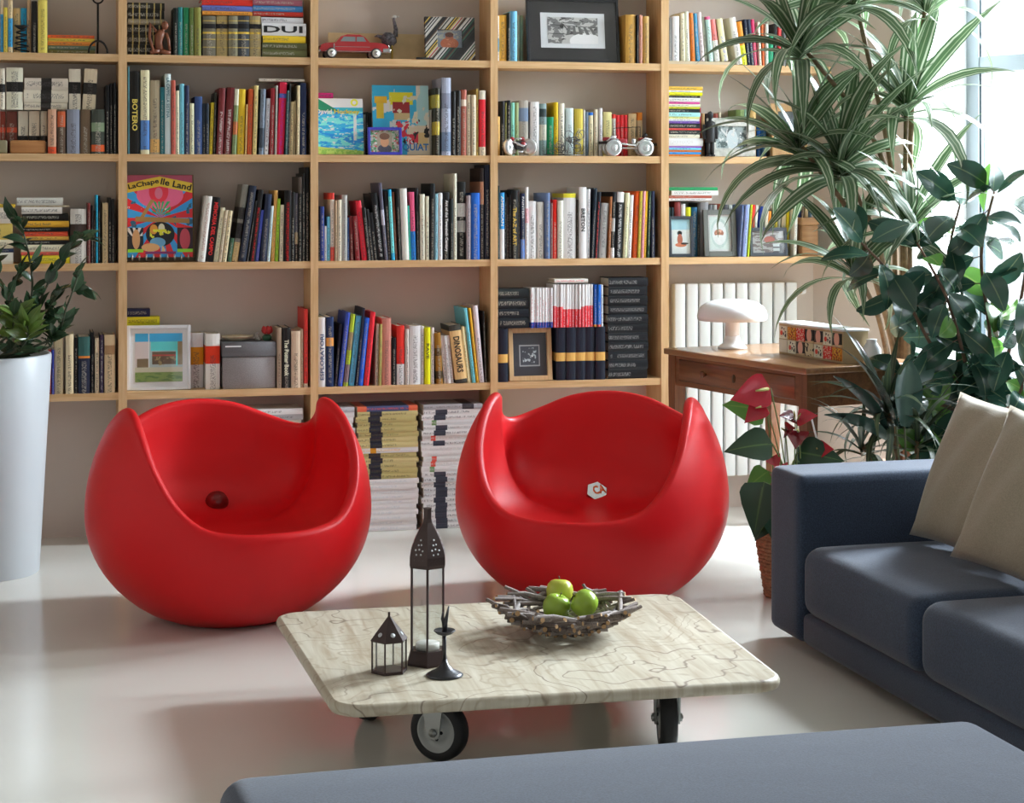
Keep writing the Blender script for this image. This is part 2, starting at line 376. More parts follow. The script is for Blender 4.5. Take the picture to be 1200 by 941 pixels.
# ================================================================ SOFA AND OTTOMAN
def fabric(name, col, var=.38):
    m, nt, b, tc, L = nodemat(name, .95); b.inputs['Sheen Weight'].default_value = .25; b.inputs['Specular IOR Level'].default_value = .2
    n = nt.nodes.new('ShaderNodeTexNoise'); n.inputs['Scale'].default_value = 260; n.inputs['Detail'].default_value = 3; L(tc.outputs['Object'], n.inputs['Vector'])
    c = lin(col); r = ramp(nt, [(.3, tuple(x*(1-var) for x in c[:3])), (.7, tuple(x*(1+var) for x in c[:3]))]); L(n.outputs['Fac'], r.inputs[0]); L(r.outputs[0], b.inputs['Base Color'])
    bp = nt.nodes.new('ShaderNodeBump'); bp.inputs['Strength'].default_value = .35; bp.inputs['Distance'].default_value = .0015; L(n.outputs['Fac'], bp.inputs['Height'])
    n3 = nt.nodes.new('ShaderNodeTexNoise'); n3.inputs['Scale'].default_value = 5; L(tc.outputs['Object'], n3.inputs['Vector'])
    bp2 = nt.nodes.new('ShaderNodeBump'); bp2.inputs['Strength'].default_value = .12; bp2.inputs['Distance'].default_value = .02; L(n3.outputs['Fac'], bp2.inputs['Height']); L(bp.outputs[0], bp2.inputs['Normal']); L(bp2.outputs[0], b.inputs['Normal'])
    return m
M_sofa = fabric('blue_grey_wool', (.032, .047, .080))
M_linen = fabric('beige_linen', (.33, .28, .21), .12)
def cushion(x0, x1, y0, y1, z0, z1, r=.05, crown=.02, seg=5, cuts=6):
    """rounded block with a slightly crowned top"""
    bm = bmesh.new(); bmesh.ops.create_cube(bm, size=1)
    for v in bm.verts: v.co = Vector((x0+(v.co.x+.5)*(x1-x0), y0+(v.co.y+.5)*(y1-y0), z0+(v.co.z+.5)*(z1-z0)))
    bmesh.ops.bevel(bm, geom=bm.edges[:], offset=r, segments=seg, profile=.5, affect='EDGES')
    big = [e for e in bm.edges if e.calc_length() > .1]
    bmesh.ops.subdivide_edges(bm, edges=big, cuts=cuts, use_grid_fill=True)
    for v in bm.verts:
        u = (v.co.x-x0)/(x1-x0)*2-1; w_ = (v.co.y-y0)/(y1-y0)*2-1; k = (v.co.z-z0)/(z1-z0)
        v.co.z += crown*k*(1-u*u)*(1-w_*w_)
    bm.verts.ensure_lookup_table()
    mb = MB(); mb.add([v.co.copy() for v in bm.verts], [[v.index for v in f.verts] for f in bm.faces], True); bm.free(); return mb
sofa = thing('sofa', 'low blue-grey fabric sofa with a block arm, by the window', 'sofa', (2.70, 4.3, 0))
def ins(mb, name, m, par=sofa):
    o = mb.build(name, m); o.parent = par; o.matrix_parent_inverse = par.matrix_basis.inverted(); return o
ins(cushion(2.262, 3.10, 2.62, 5.235, .03, .125, .02, 0, 3), 'base', M_sofa)
ins(cushion(2.255, 3.10, 5.235, 5.475, .03, .535, .028, .004, 4), 'arm', M_sofa)
ins(cushion(2.87, 3.10, 2.62, 5.235, .12, .60, .04, .0, 4), 'backrest', M_sofa)
ys = (5.232, 4.475, 3.55, 2.625)
for i in range(3): ins(cushion(2.252, 2.872, ys[i+1], ys[i], .118, .328, .055, .012, 6), 'seat_cushion', M_sofa)
for x, y in ((2.5, 5.3), (3.0, 5.3), (2.5, 2.75), (3.0, 2.75)): ins(MB().lathe([(.025, 0), (.025, .032)], 16, T(x, y, 0)), 'foot', M_rub)
ott = thing('ottoman', 'blue-grey fabric ottoman in front of the coffee table', 'ottoman', (1.08, 2.9, 0))
ins(cushion(.335, 1.835, 2.45, 3.385, .10, .352, .05, .022, 6), 'seat_cushion', M_sofa, ott)
ins(cushion(.35, 1.82, 2.47, 3.37, .03, .115, .02, 0, 3), 'base', M_sofa, ott)
for x, y in ((.45, 2.55), (1.72, 2.55), (.45, 3.28), (1.72, 3.28)): ins(MB().lathe([(.025, 0), (.025, .032)], 16, T(x, y, 0)), 'foot', M_rub, ott)
def pillow(label, loc, rot, w=.5, th=.075):
    N = 20; vs = []; fs = []
    for side in (1, -1):
        for i in range(N+1):
            for j in range(N+1):
                u = 2*i/N-1; v = 2*j/N-1
                k = max(0, (1-abs(u)**2.6)*(1-abs(v)**2.6))**.55
                x = u*w/2*(1-.06*(1-v*v)*abs(u)); z = v*w/2*(1-.06*(1-u*u)*abs(v))
                wr_ = .006*math.sin(9*u+4*v)*k
                vs.append((x, side*(th*k)+wr_, z))
    n1 = (N+1)**2
    for s in (0, 1):
        for i in range(N):
            for j in range(N):
                q = (s*n1+i*(N+1)+j, s*n1+(i+1)*(N+1)+j, s*n1+(i+1)*(N+1)+j+1, s*n1+i*(N+1)+j+1)
                fs.append(q if s else q[::-1])
    mb = MB(); mb.add(vs, fs, True); o = mb.build('throw_pillow', M_linen, None, loc, rot)
    bm = bmesh.new(); bm.from_mesh(o.data); bmesh.ops.remove_doubles(bm, verts=bm.verts, dist=.0005); bm.to_mesh(o.data); bm.free()
    return tag(o, label, 'pillow', 'beige linen pillows on the sofa')
pillow('beige linen throw pillow leaning in the corner by the sofa arm', (2.700, 4.955, .556), (Ry(.38) @ Rz(PI/2+.12)).to_euler(), .46, .062)
pillow('beige linen throw pillow in front of the other one, nearer the camera', (2.660, 4.570, .554), (Ry(.42) @ Rz(PI/2+.22)).to_euler(), .46, .062)
# ================================================================ BOOKS
GAIN = 1.75
def gain(c, g=None):
    c = lin(c)
    if g is None: g = 1+(GAIN-1)*min(1, max(c[:3])/.12)
    return tuple(min(.82, x*g) for x in c[:3])
def title_group():
    """mask of small print down the middle of a spine (generated + object coordinates)"""
    g = bpy.data.node_groups.new('spine_print', 'ShaderNodeTree')
    g.interface.new_socket('Mask', in_out='OUTPUT', socket_type='NodeSocketFloat')
    N = g.nodes; L = g.links.new; out = N.new('NodeGroupOutput'); tc = N.new('ShaderNodeTexCoord'); sp = N.new('ShaderNodeSeparateXYZ'); at = N.new('ShaderNodeAttribute'); at.attribute_name = 'bk'; L(at.outputs['Vector'], sp.inputs[0])
    def mt(op, a, b_=None):
        n = N.new('ShaderNodeMath'); n.operation = op
        for i, v in enumerate((a, b_)):
            if v is None: continue
            if isinstance(v, (int, float)): n.inputs[i].default_value = v
            else: L(v, n.inputs[i])
        return n.outputs[0]
    ar = N.new('ShaderNodeAttribute'); ar.attribute_name = 'rnd'; RND = ar.outputs['Fac']
    mp = N.new('ShaderNodeMapping'); L(tc.outputs['Object'], mp.inputs[0]); mp.inputs['Scale'].default_value = (160, 0, 420)
    ad = N.new('ShaderNodeVectorMath'); L(mp.outputs[0], ad.inputs[0]); cm = N.new('ShaderNodeCombineXYZ'); L(mt('MULTIPLY', RND, 90), cm.inputs[1]); L(cm.outputs[0], ad.inputs[1])
    nz = N.new('ShaderNodeTexNoise'); nz.inputs['Scale'].default_value = 1; nz.inputs['Detail'].default_value = 1; L(ad.outputs[0], nz.inputs['Vector'])
    m = mt('GREATER_THAN', nz.outputs['Fac'], .5)
    m = mt('MULTIPLY', m, mt('LESS_THAN', sp.outputs[1], .04))
    m = mt('MULTIPLY', m, mt('LESS_THAN', mt('ABSOLUTE', mt('SUBTRACT', sp.outputs[0], .5)), .2))
    lo = mt('MULTIPLY_ADD', RND, .35); lo.node.inputs[2].default_value = .08
    ln = mt('FRACT', mt('MULTIPLY', RND, 17.3)); hi = mt('ADD', lo, mt('MULTIPLY_ADD', ln, .35)); hi.node.inputs[0]
    hi2 = mt('ADD', hi, .18)
    zz = mt('SUBTRACT', 1.0, sp.outputs[2])
    m2 = mt('MULTIPLY', mt('GREATER_THAN', zz, lo), mt('LESS_THAN', zz, hi2))
    m3 = mt('MULTIPLY', mt('GREATER_THAN', sp.outputs[2], .05), mt('LESS_THAN', sp.outputs[2], .10))
    L(mt('MULTIPLY', mt('MULTIPLY', m, mt('MAXIMUM', m2, m3)), .6), out.inputs[0]); return g
TG = title_group()
def lum(c): return .3*c[0]+.6*c[1]+.1*c[2]
def book_mat(col, bands=(), tcol=None, rough=.45, plain=False):
    key = 'cover_%s_%s_%s_%s' % (col, bands, tcol, plain)
    if key in MATS: return MATS[key]
    m, nt, b, tc, L = nodemat('book_cover', rough); MATS[key] = m; b.inputs['Specular IOR Level'].default_value = .3
    c = gain(col); src = None
    if bands:
        sp = nt.nodes.new('ShaderNodeSeparateXYZ'); at = nt.nodes.new('ShaderNodeAttribute'); at.attribute_name = 'bk'; L(at.outputs['Vector'], sp.inputs[0])
        st = [(0, c)]
        for z0, z1, bc in sorted(bands): st += [(z0, gain(bc)), (z1, c)]
        st = [s for s in st if s[0] < .999]
        if len(st) > 1 and st[1][0] <= 0: st.pop(0)
        r = ramp(nt, st, 'CONSTANT'); L(sp.outputs[2], r.inputs[0]); src = r.outputs[0]
    t = gain(tcol, 2.2) if tcol else ((.08, .07, .07) if lum(c) > .22 else (.45, .42, .35))
    if plain:
        if src: L(src, b.inputs['Base Color'])
        else: b.inputs['Base Color'].default_value = (*c, 1)
        return m
    g = nt.nodes.new('ShaderNodeGroup'); g.node_tree = TG
    mx = nt.nodes.new('ShaderNodeMix'); mx.data_type = 'RGBA'; L(g.outputs[0], mx.inputs[0]); mx.inputs[6].default_value = (*c, 1); mx.inputs[7].default_value = (*t, 1)
    if src: L(src, mx.inputs[6])
    L(mx.outputs[2], b.inputs['Base Color']); return m
M_page = mat('page_edges', (.66, .60, .48), .85, noise=.12, nscale=400, stretch=(1, .01, .01))
def book_mesh(w, h, d, m, round_=True):
    """spine faces -Y, cover wraps x=0..w ; returns cover MB and page MB"""
    t = min(.0025, w*.16); k = 4; cv_ = MB()
    bul = min(.004, w*.18) if round_ else 0
    xs = [w*i/k for i in range(k+1)]; ys = [-bul*(1-(2*i/k-1)**2) for i in range(k+1)]
    pts = [(0, d)]+list(zip(xs, ys))+[(w, d), (w-t, d), (w-t, t), (t, t), (t, d)]
    cv_.prism(pts, 0, h)
    pg = MB().box(t, w-t, t, d-.004, .003, h-.003)
    return cv_, pg
SPINES = []
def book_attr(o, w, h, d):
    me = o.data; me.attributes.new('bk', 'FLOAT_VECTOR', 'POINT'); me.attributes.new('rnd', 'FLOAT', 'POINT'); q = random.random()
    a = me.attributes['bk']; r_ = me.attributes['rnd']
    ys = [v.co.y for v in me.vertices]; y0, y1 = min(ys), max(ys)
    for v in me.vertices:
        a.data[v.index].vector = (v.co.x/w, (v.co.y-y0)/(y1-y0)*.5 if v.co.y > .001 else 0, v.co.z/h); r_.data[v.index].value = q
def cname(c):
    r, g, b_ = [x for x in lin(c)[:3]]; import colorsys
    hh, ss, vv = colorsys.rgb_to_hsv(r, g, b_); hh *= 360
    if vv < .018: return 'black'
    if ss < .28: return 'dark grey' if vv < .07 else 'grey' if vv < .3 else 'white'
    if ss < .55 and 20 < hh < 75 and vv > .18: return 'cream'
    if hh < 14 or hh > 345: return ('dark red' if vv < .2 else 'pink' if ss < .6 else 'red')
    if hh < 28: return 'brown' if vv < .35 else 'orange'
    if hh < 42: return 'brown' if vv < .2 else 'tan' if ss < .8 else 'ochre'
    if hh < 66: return 'olive' if vv < .3 else 'yellow'
    if hh < 100: return 'lime green' if vv > .2 else 'olive green'
    if hh < 165: return 'green'
    if hh < 195: return 'teal' if vv < .25 else 'aqua'
    if hh < 255: return 'navy' if vv < .1 else 'pale blue' if ss < .6 and vv > .2 else 'blue'
    if hh < 300: return 'purple'
    return 'magenta'
def ordn(n): return '%d%s' % (n, 'th' if 10 <= n % 100 <= 20 else {1: 'st', 2: 'nd', 3: 'rd'}.get(n % 10, 'th'))
ROWN = {'A': 'top shelf', 'B': 'second shelf', 'C': 'third shelf', 'D': 'fourth shelf'}
BAYN = ['leftmost bay', 'second bay', 'third bay', 'fourth bay', 'rightmost bay']
def link_book(w, h, d, col, label, group, bands=(), tcol=None, txt=None, name='book', cat='book', round_=True, plain=False):
    m = book_mat(col, tuple(bands), tcol, plain=plain)
    cv_, pg = book_mesh(w, h, d, m, round_)
    o = cv_.build(name, m); tag(o, label, cat, group); book_attr(o, w, h, d)
    SPINES.append((w*h, o, bool(txt)))
    pg.build('page_block', M_page, o)
    if txt:
        s, tc_, z0, z1 = txt[:4]; up = len(txt) > 4 and txt[4]
        mt_ = mat('print_'+tc_, gain(tc_, 2.2), .5)
        text(s, 'lettering', mt_, o, .02, (w/2, -min(.004, w*.18)-.0006 if round_ else -.0006, h*(z0+z1)/2), (PI/2, (-PI/2 if up else PI/2), 0), fit=(h*(z1-z0), w*.55))
    return o
def sat(P, Q):
    for A, B in ((P, Q), (Q, P)):
        for i in range(4):
            e = (A[(i+1) % 4][0]-A[i][0], A[(i+1) % 4][1]-A[i][1]); n = (e[1], -e[0])
            a = [p[0]*n[0]+p[1]*n[1] for p in A]; b_ = [p[0]*n[0]+p[1]*n[1] for p in B]
            if max(a) <= min(b_)+1e-7 or max(b_) <= min(a)+1e-7: return False
    return True
class Cell:
    def __init__(s, row, bay, org, sc, name=None): s.row = row; s.bay = bay; s.o = org; s.sc = sc; s.n = 0; s.st = 0; s.z = ROWS[row]
    def X(s, zx, y=YF): return onY(s.o[0]+zx/s.sc, 200, y).x
    def Z(s, zx, zy, y=YF): return onY(s.o[0]+zx/s.sc, s.o[1]+zy/s.sc, y).z
    def upright(s, spec, zones=(), x_min=None, x_max=None, z=None, opts={}, where='', htop=None):
        z = s.z if z is None else z
        lo = UX[s.bay][1] if x_min is None else s.X(x_min); hi = (UX[s.bay+1][0] if s.bay < 4 else 3.38) if x_max is None else s.X(x_max)
        top = z+.9
        for k, rz in ROWS.items():
            if rz > s.z+.01: top = min(top, rz-BT-.003)
        ents = []
        for tok in spec.split():
            p = tok.split(','); ents.append((float(p[0]), float(p[1]), float(p[2]), p[3], float(p[4]) if len(p) > 4 else 0))
        best = None
        for it in range(30):
            fac = 1-.02*it; polys = []; res = []
            for xl, xr, yt, col, lean in ents:
                x0, x1 = s.X(xl), s.X(xr); w = max(.005, (x1-x0)*fac-.0008)
                yt_top = s.Z((xl+xr)/2+lean, yt); h = max(.05, yt_top-z) if htop is None else htop-z
                ang = math.atan2((s.X(xl+lean)-x0), h); h = h/math.cos(ang)-(w*abs(math.sin(ang)))
                h = min(h, (top-z-w*abs(math.sin(ang)))/math.cos(ang))
                def poly(x):
                    ca, sa = math.cos(ang), math.sin(ang)
                    if ang >= 0: piv = (x+w*ca, z); base = [(-w, 0), (0, 0), (0, h), (-w, h)]
                    else: piv = (x, z); base = [(0, 0), (w, 0), (w, h), (0, h)]
                    return [(piv[0]+a*ca+b_*sa, piv[1]-a*sa+b_*ca) for a, b_ in base]
                x = max(x0, lo)
                for tries in range(900):
                    P = poly(x); mn = min(p[0] for p in P)
                    if mn < lo+.0005: x += lo+.0006-mn; continue
                    if any(sat(P, Q) for Q in polys[-5:]): x += .0005; continue
                    break
                polys.append(P); res.append((P[0], w, h, ang, col))
            over = max(p[0] for P in polys for p in P)-hi
            best = res
            if over <= -.0003: break
        for i, (p0, w, h, ang, col) in enumerate(best):
            s.n += 1
            xl, xr = ents[i][0], ents[i][1]; mid = (xl+xr)/2
            push = random.uniform(.001, .012)
            for a, b_, dd in zones:
                if a <= mid <= b_: push = dd
            d = min(.193-push, max(.08, .66*h+random.uniform(-.01, .02)))
            op = opts.get(i, {})
            nm = cname(col)
            lab = '%s %s, %s upright one from left%s, %s, %s' % (nm, op.get('kind', 'book'), ordn(s.n), where, ROWN[s.row], BAYN[s.bay])
            lab = op.get('label', lab)
            o = link_book(w, h, d, col, lab, op.get('group', 'upright books, %s, %s' % (ROWN[s.row], BAYN[s.bay])), op.get('bands', ()), op.get('t'), op.get('txt'), plain=op.get('plain', False), name=op.get('kind', 'book'), cat=op.get('kind', 'book'))
            o.location = (p0[0], YF+.004+push, p0[1]); o.rotation_euler = (0, ang, 0)
    def stack(s, spec, where, z=None, push=.004, dmax=.19, opts={}, kind='book', step=None, name='book'):
        """books lying flat, listed from the bottom: xl,xr,thickness(px),hex"""
        z = s.z if z is None else z; pxm = abs(s.Z(0, 0)-s.Z(0, 100))/100; s.st += 1
        for i, tok in enumerate(spec.split()):
            p = tok.split(','); x0, x1 = s.X(float(p[0])), s.X(float(p[1])); th = float(p[2])*pxm-.0006; op = opts.get(i, {})
            x0 = max(x0, UX[s.bay][1]+.002)
            nth = 'bottom one' if i == 0 else ordn(i+1)+' from bottom'
            lab = op.get('label', '%s %s, %s in stack %s, %s, %s' % (cname(p[3]), kind, nth, where, ROWN[s.row], BAYN[s.bay]))
            pu = push+random.uniform(0, .006)
            o = link_book(th, x1-x0, min(dmax, .191-pu, max(.1, (x1-x0)*.72)), p[3], lab, op.get('group', '%ss in the stack %s, %s, %s' % (kind, where, ROWN[s.row], BAYN[s.bay])), op.get('bands', ()), op.get('t'), op.get('txt'), name=name, cat=kind, plain=op.get('plain', False))
            o.rotation_euler = (0, PI/2, 0); o.location = (x0, YF+.004+pu, z+th+.0003); z += th+.0006
        return z
def B(*a): return {'bands': a}
# ---- leftmost bay
c = Cell('A', 0, (0, 0), 4.706)
c.upright('3,19,-10,b9a58a 20,43,40,c8a23c 45,70,0,b9a27c 72,112,40,b49a6a 115,148,40,1f7fa0 150,172,-20,a88a68 176,206,5,14120f 210,262,-5,c0a850',
  opts={0: B((0, .7, '2f7fa8')), 2: B((.1, .65, '2f7fa8')), 7: {'t': '5a4a20'}}, zones=[(60, 175, .036)])
c.stack('266,526,22,5a5530 266,528,24,4d5a4c 264,526,22,b87030 266,524,19,caa040 264,522,18,b8502a', 'beside the iron stand', push=.03)
c = Cell('B', 0, (0, 0), 4.706)
z1 = c.Z(100, 603)
c.upright('0,30,610,6e2a1c 35,95,610,5a2c22 100,156,608,b8b0a0 160,220,608,b4aa98 225,262,608,a89e8c 265,312,603,a8826a 318,362,603,4a3626 370,440,603,6f7480 445,500,603,5a4a38 505,578,603,3a4038 584,604,470,121010 606,624,460,181414 627,642,455,0e0e0e',
  zones=[(-70, 262, .075)], opts={2: B((.28, .42, '1a1816')), 3: B((.28, .42, '1a1816')), 4: B((.28, .42, '1a1816')), 5: B((0, .15, 'b04020')), 6: B((.6, .95, 'a04a28')), 9: B((.05, .2, 'b04a20'), (.5, .7, '6a7a60')), 0: B((.5, .62, 'b03a20')), 1: B((.5, .62, 'a03a20'))})
c2 = Cell('B', 0, (0, 0), 4.706); c2.n = 20
c2.upright('-5,28,375,b8b0a0 35,128,370,bcb4a2', z=z1, zones=[(-50, 600, .03)], where=' in the upper tier', opts={0: B((.42, .62, '151312')), 1: B((.42, .66, '1c1a18'))})
c2.stack('133,372,42,b0a898 131,377,70,b8b0a0 135,377,66,b4aca0', 'of portrait books', z=z1, push=.03, opts={i: B((.38, .62, '2a2724')) for i in range(3)})
c2.upright('382,447,378,b8b0a0 455,528,375,b4a890,14', z=z1, zones=[(-50, 600, .03)], x_min=379, x_max=583, where=' in the upper tier', opts={0: B((.4, .68, '1a1816')), 1: B((.38, .66, '24211e'))})
c = Cell('C', 0, (0, 190), 3.2467)
c.stack('-60,50,44,b8b4a8 -58,52,15,23304a -60,50,34,b0a890 -60,48,62,b09a50 -60,52,60,b4aca0 -55,58,14,b89a30', 'cut by the left edge')
c.stack('82,266,32,c8a822 80,264,13,a8483a 80,264,28,c0b098 78,264,17,141414 86,262,15,b08a3c 92,258,18,c4432a 82,264,16,161616 80,263,25,b88a2a 84,262,27,15130f 82,236,26,b4b0a8 80,264,6,a89a80 64,240,30,a8a8a0', 'behind the planter')
c.upright('268,329,178,a8a49c 333,345,155,5a1c18 348,356,165,141210 357,365,185,2a2018 366,373,125,1a8fae 374,383,128,101418 390,412,155,a08c68 414,425,135,141210 426,436,140,181614', opts={0: B((.5, .72, '3a2a22'))}, where=' after the stack')
c = Cell('D', 0, (0, 190), 3.2467)
c.upright('186,196,715,8a1c24 197,206,715,24307a 208,241,670,a49878 250,281,655,b8a888 284,296,668,141210 298,343,665,1c2438 346,359,648,121212 362,378,670,b4a488 380,395,658,33263c 398,438,658,b09a78',
  opts={5: B((.62, .66, 'b0682a'), (.66, 1, '2f5550')), 9: B((.66, .82, '8a6a4a'))})
# ---- second bay
c = Cell('A', 1, (140, 0), 5)
c.stack('52,255,62,1c1a14 52,262,58,242016 52,258,60,1e1c16 52,270,34,6a6250 52,266,50,1c1a16 52,268,46,25221a', 'behind the wooden figure', push=.03, opts={i: B(*[(q, q+.035, '8a7a4a') for q in (.12, .3, .5, .7, .88)]) for i in range(6)})
c.upright('318,345,45,0c1a14 346,373,40,1f6a6a 376,410,42,1a6b45 412,438,45,4f6230 440,480,42,6b6b30', x_min=290, where=' after the stack')
zt = c.Z(600, 88)
c.upright('490,566,92,5a5648 570,636,92,8a7a50 640,696,92,6a6652 697,763,92,3a3e42 765,832,92,8a7c58', where=' after the stack', opts={i: B((.2, .225, 'a08a4a'), (.4, .425, 'a08a4a'), (.55, .6, 'c09a3a'), (.68, .8, '1e1e20'), (.86, .885, 'a08a4a')) for i in range(5)})
c.stack('486,780,24,b87a30 486,782,34,5360a0 484,782,36,b02a20', 'over the banded volumes', z=zt+.0005, opts={0: {'t': '5a3a10'}})
c.stack('785,1078,28,8a2418 784,1076,36,2d6390 784,1072,36,7a4550', 'at the upper right', z=zt+.0005)
c.stack('838,1100,44,50512f 838,1100,42,4a4b2c 842,1092,42,c09a20 836,1095,76,c8c8cc 832,1078,34,a8a8aa', 'at the right end', opts={3: {'txt': ('DUI', '080808', .04, .92, True), 'plain': True}})
c = Cell('B', 1, (140, 70), 5)
c.upright('50,60,40,3d6f7c 62,121,65,15130f 125,178,60,b9b08f 182,238,120,8a7f68 240,267,160,1d5a62 268,303,82,a9c4c6 305,330,120,9c4a3c 332,352,180,c0b49a 355,382,140,5f9fae 385,410,150,232c48 414,440,255,c4b898 443,488,215,2b3f68 490,507,255,25303c 508,526,255,1f2a38 527,547,250,c9a22a,12 550,563,190,2a2a20,10 568,606,165,5c1f20,18 610,655,160,5a1c1c,25 660,686,170,6a7a50,18 692,732,170,d39a22,12 736,746,260,a88a50,8 750,778,170,a3451f,10 782,806,150,b5a56a,12 818,846,170,5f6b78,14 850,874,225,a8aab0,14 880,906,165,7a1f26,10 910,922,150,8a8880,8 924,966,130,c81e3c,20 970,984,180,24484a,12 986,996,140,0e0e0e,10 998,1020,245,b0a078,8 1024,1034,240,9a8a68,5 1040,1056,150,b8a884,4 1062,1098,135,1c2848',
  opts={1: {'txt': ('BOTERO', 'a09040', .28, .66), 'plain': True}, 2: B((.05, .4, '44689a')), 3: B((.02, .2, 'b08a50')), 5: {'txt': ('LA CAPPELLA SISTINA', '3a5a62', .45, .95), 'plain': True}, 16: {'t': 'd0b8a0'}, 17: {'t': 'd0b8a0'}, 18: B((.75, 1, 'b8b8a0'), (.3, .5, 'a05a30')), 24: B((.02, .15, 'd0d0d0')), 27: {'bands': ((.78, .84, '3a5a9a'),), 't': '7a2a8a'}, 23: B((.1, .4, '303c48'))})
zt = c.Z(960, 132)
c.stack('822,1090,17,b4aca0', 'laid across others', z=zt+.004, push=.02)
c = Cell('C', 1, (140, 185), 5)
c.upright('462,503,222,c0b8b0,45 507,551,228,141212,46 553,579,290,c0b498,44 582,601,305,b4a890,40 604,628,308,b8aa88,38 633,656,470,33503a,20 660,695,155,6a6a62,66 700,742,160,1a2234,66 746,758,250,131313,52 762,792,185,121212,52 796,816,305,3c4a9c,33 820,858,210,1e2840,33 862,879,280,a0b4b8,24 882,903,190,c48a4a,20 905,924,238,7fa32a,15 932,954,275,b0a890,6 957,1000,190,100e0e,5 1002,1022,200,171512,3 1025,1046,205,50505c 1049,1071,110,0f0e0d 1073,1089,90,141311 1091,1117,55,0c0c0c',
  x_min=444, opts={0: {'t': '7a4a3a'}, 1: {'txt': ('MEMORIA DEL CAMPO', 'd01c1c', .1, .92), 'plain': True}, 9: {'t': 'd01c1c'}, 6: B((0, .25, 'b8a070'), (.3, .5, '202020'), (.55, .7, '2a2a28')), 16: {'t': 'c01818'}, 18: B((.25, .42, '9a9070'), (0, .25, '2a2220')), 19: B((.8, .99, '4a4038'))})
c = Cell('D', 1, (140, 320), 5)
c.stack('52,240,60,8a7a68 52,246,70,4a5a68 52,238,66,9a4a3a 52,250,60,8a8a80 52,244,50,606a70 52,262,44,8a5a4a 52,245,28,c4c4c4 52,248,52,c8b020 52,191,48,1c2244', 'behind the house print', push=.115, dmax=.07, opts={6: B((.6, 1, '2a8a4a')), 7: {'t': '202020'}})
c.upright('420,507,362,c8c8c8 511,594,360,c4bcb0', x_min=405, where=' after the print', opts={0: B((.42, .74, 'c8801c')), 1: B((.46, .78, 'c03018'))}, zones=[(400, 510, .1), (510, 600, .03)])
c.upright('925,953,322,8a7a68 957,1004,320,1e1c1b 1008,1062,340,a8957f 1064,1080,330,a89880 1084,1106,212,b8322c', x_min=920, where=' past the grey box', opts={1: {'txt': ('The Poster Book', 'c8b890', .2, .8)}, 4: B((0, .05, 'c0a890'))})
# ---- third bay
c = Cell('B', 2, (360, 70), 5)
c.stack('68,300,80,6a4a3a 68,290,90,8a8070 68,310,80,4a5a4a 68,260,60,6a6a6a 68,205,30,9a6a28 68,176,32,b02a70', 'behind the pool cover', push=.1, dmax=.09)
c.upright('346,370,315,5a5a5a 372,385,300,1a1a1a 387,403,305,161616 742,750,290,8a8a80 752,778,165,2a2a1c 790,844,105,8a90a0 848,872,185,100e0d 874,904,180,151210 906,938,175,8a4a3c 940,962,205,b4a890 966,992,205,b0a48c 995,1007,170,a0884a 1011,1049,180,b81c28', x_min=340,
  opts={5: B((.05, .3, '5a6a80'), (.6, .8, '6a7080')), 4: B((.3, .5, 'a09030'), (.7, .9, '8a8030')), 8: B((.75, .85, 'c0a898')), 12: B((0, .13, 'b8a890'), (.86, 1, 'b8b0a0'))}, zones=[(340, 410, .1), (740, 752, .06)])
c = Cell('C', 2, (360, 185), 5)
c.upright('68,79,360,1a1c24 80,103,285,1f2f6a 105,118,400,c0c0bc 120,138,345,5a9fd0 140,163,205,b8aca0 166,180,250,a89478 182,204,245,b8b09c 206,238,218,8a8a86 240,250,350,2a4a78 254,274,340,5a1618,-8 276,304,340,6a181c,-18 306,338,250,b01c2c,-38 340,362,290,14120f,-34 364,384,300,100f10,-32 386,409,320,16181e,-30 412,450,205,101216,-45 453,472,145,4a4a5a,-38 475,496,190,12141a,-22 498,517,185,2090b8,-22 520,535,200,6a4030,-20 538,557,180,141210,-18 560,601,178,c8c4b0,-16 603,614,280,2a8a78,-10 616,644,200,d8486a,-12 648,662,175,1e2024,-8 666,695,212,c8c0a4,-2 697,717,225,c4bca0 720,748,150,14181a,4 750,768,210,78a8c8,3 770,795,205,c8c8c4 798,838,200,121416 842,858,240,2a3434 861,880,92,c4bca4 884,934,140,1a1a1a 937,961,220,8a8084 963,1014,205,1a4f9c 1017,1039,60,2a1c18 1043,1074,40,141a2c',
  opts={4: B((.9, 1, 'b03028'), (0, .2, 'b8483c')), 15: {'t': 'c0c0c0'}, 16: B((.45, .65, '9a9aa8')), 18: B((.1, .9, '60b8d0')), 23: B((0, .42, '1a6ab0')), 30: {'txt': ('Art of the Twentieth Century', 'c8c8c0', .12, .88)}, 33: B((.35, .5, '7a7a78'), (.55, .72, '9a9a98')), 36: B((.6, .85, '9a6a50')), 21: {'t': 'a8a48c'}})
c = Cell('D', 2, (360, 320), 5)
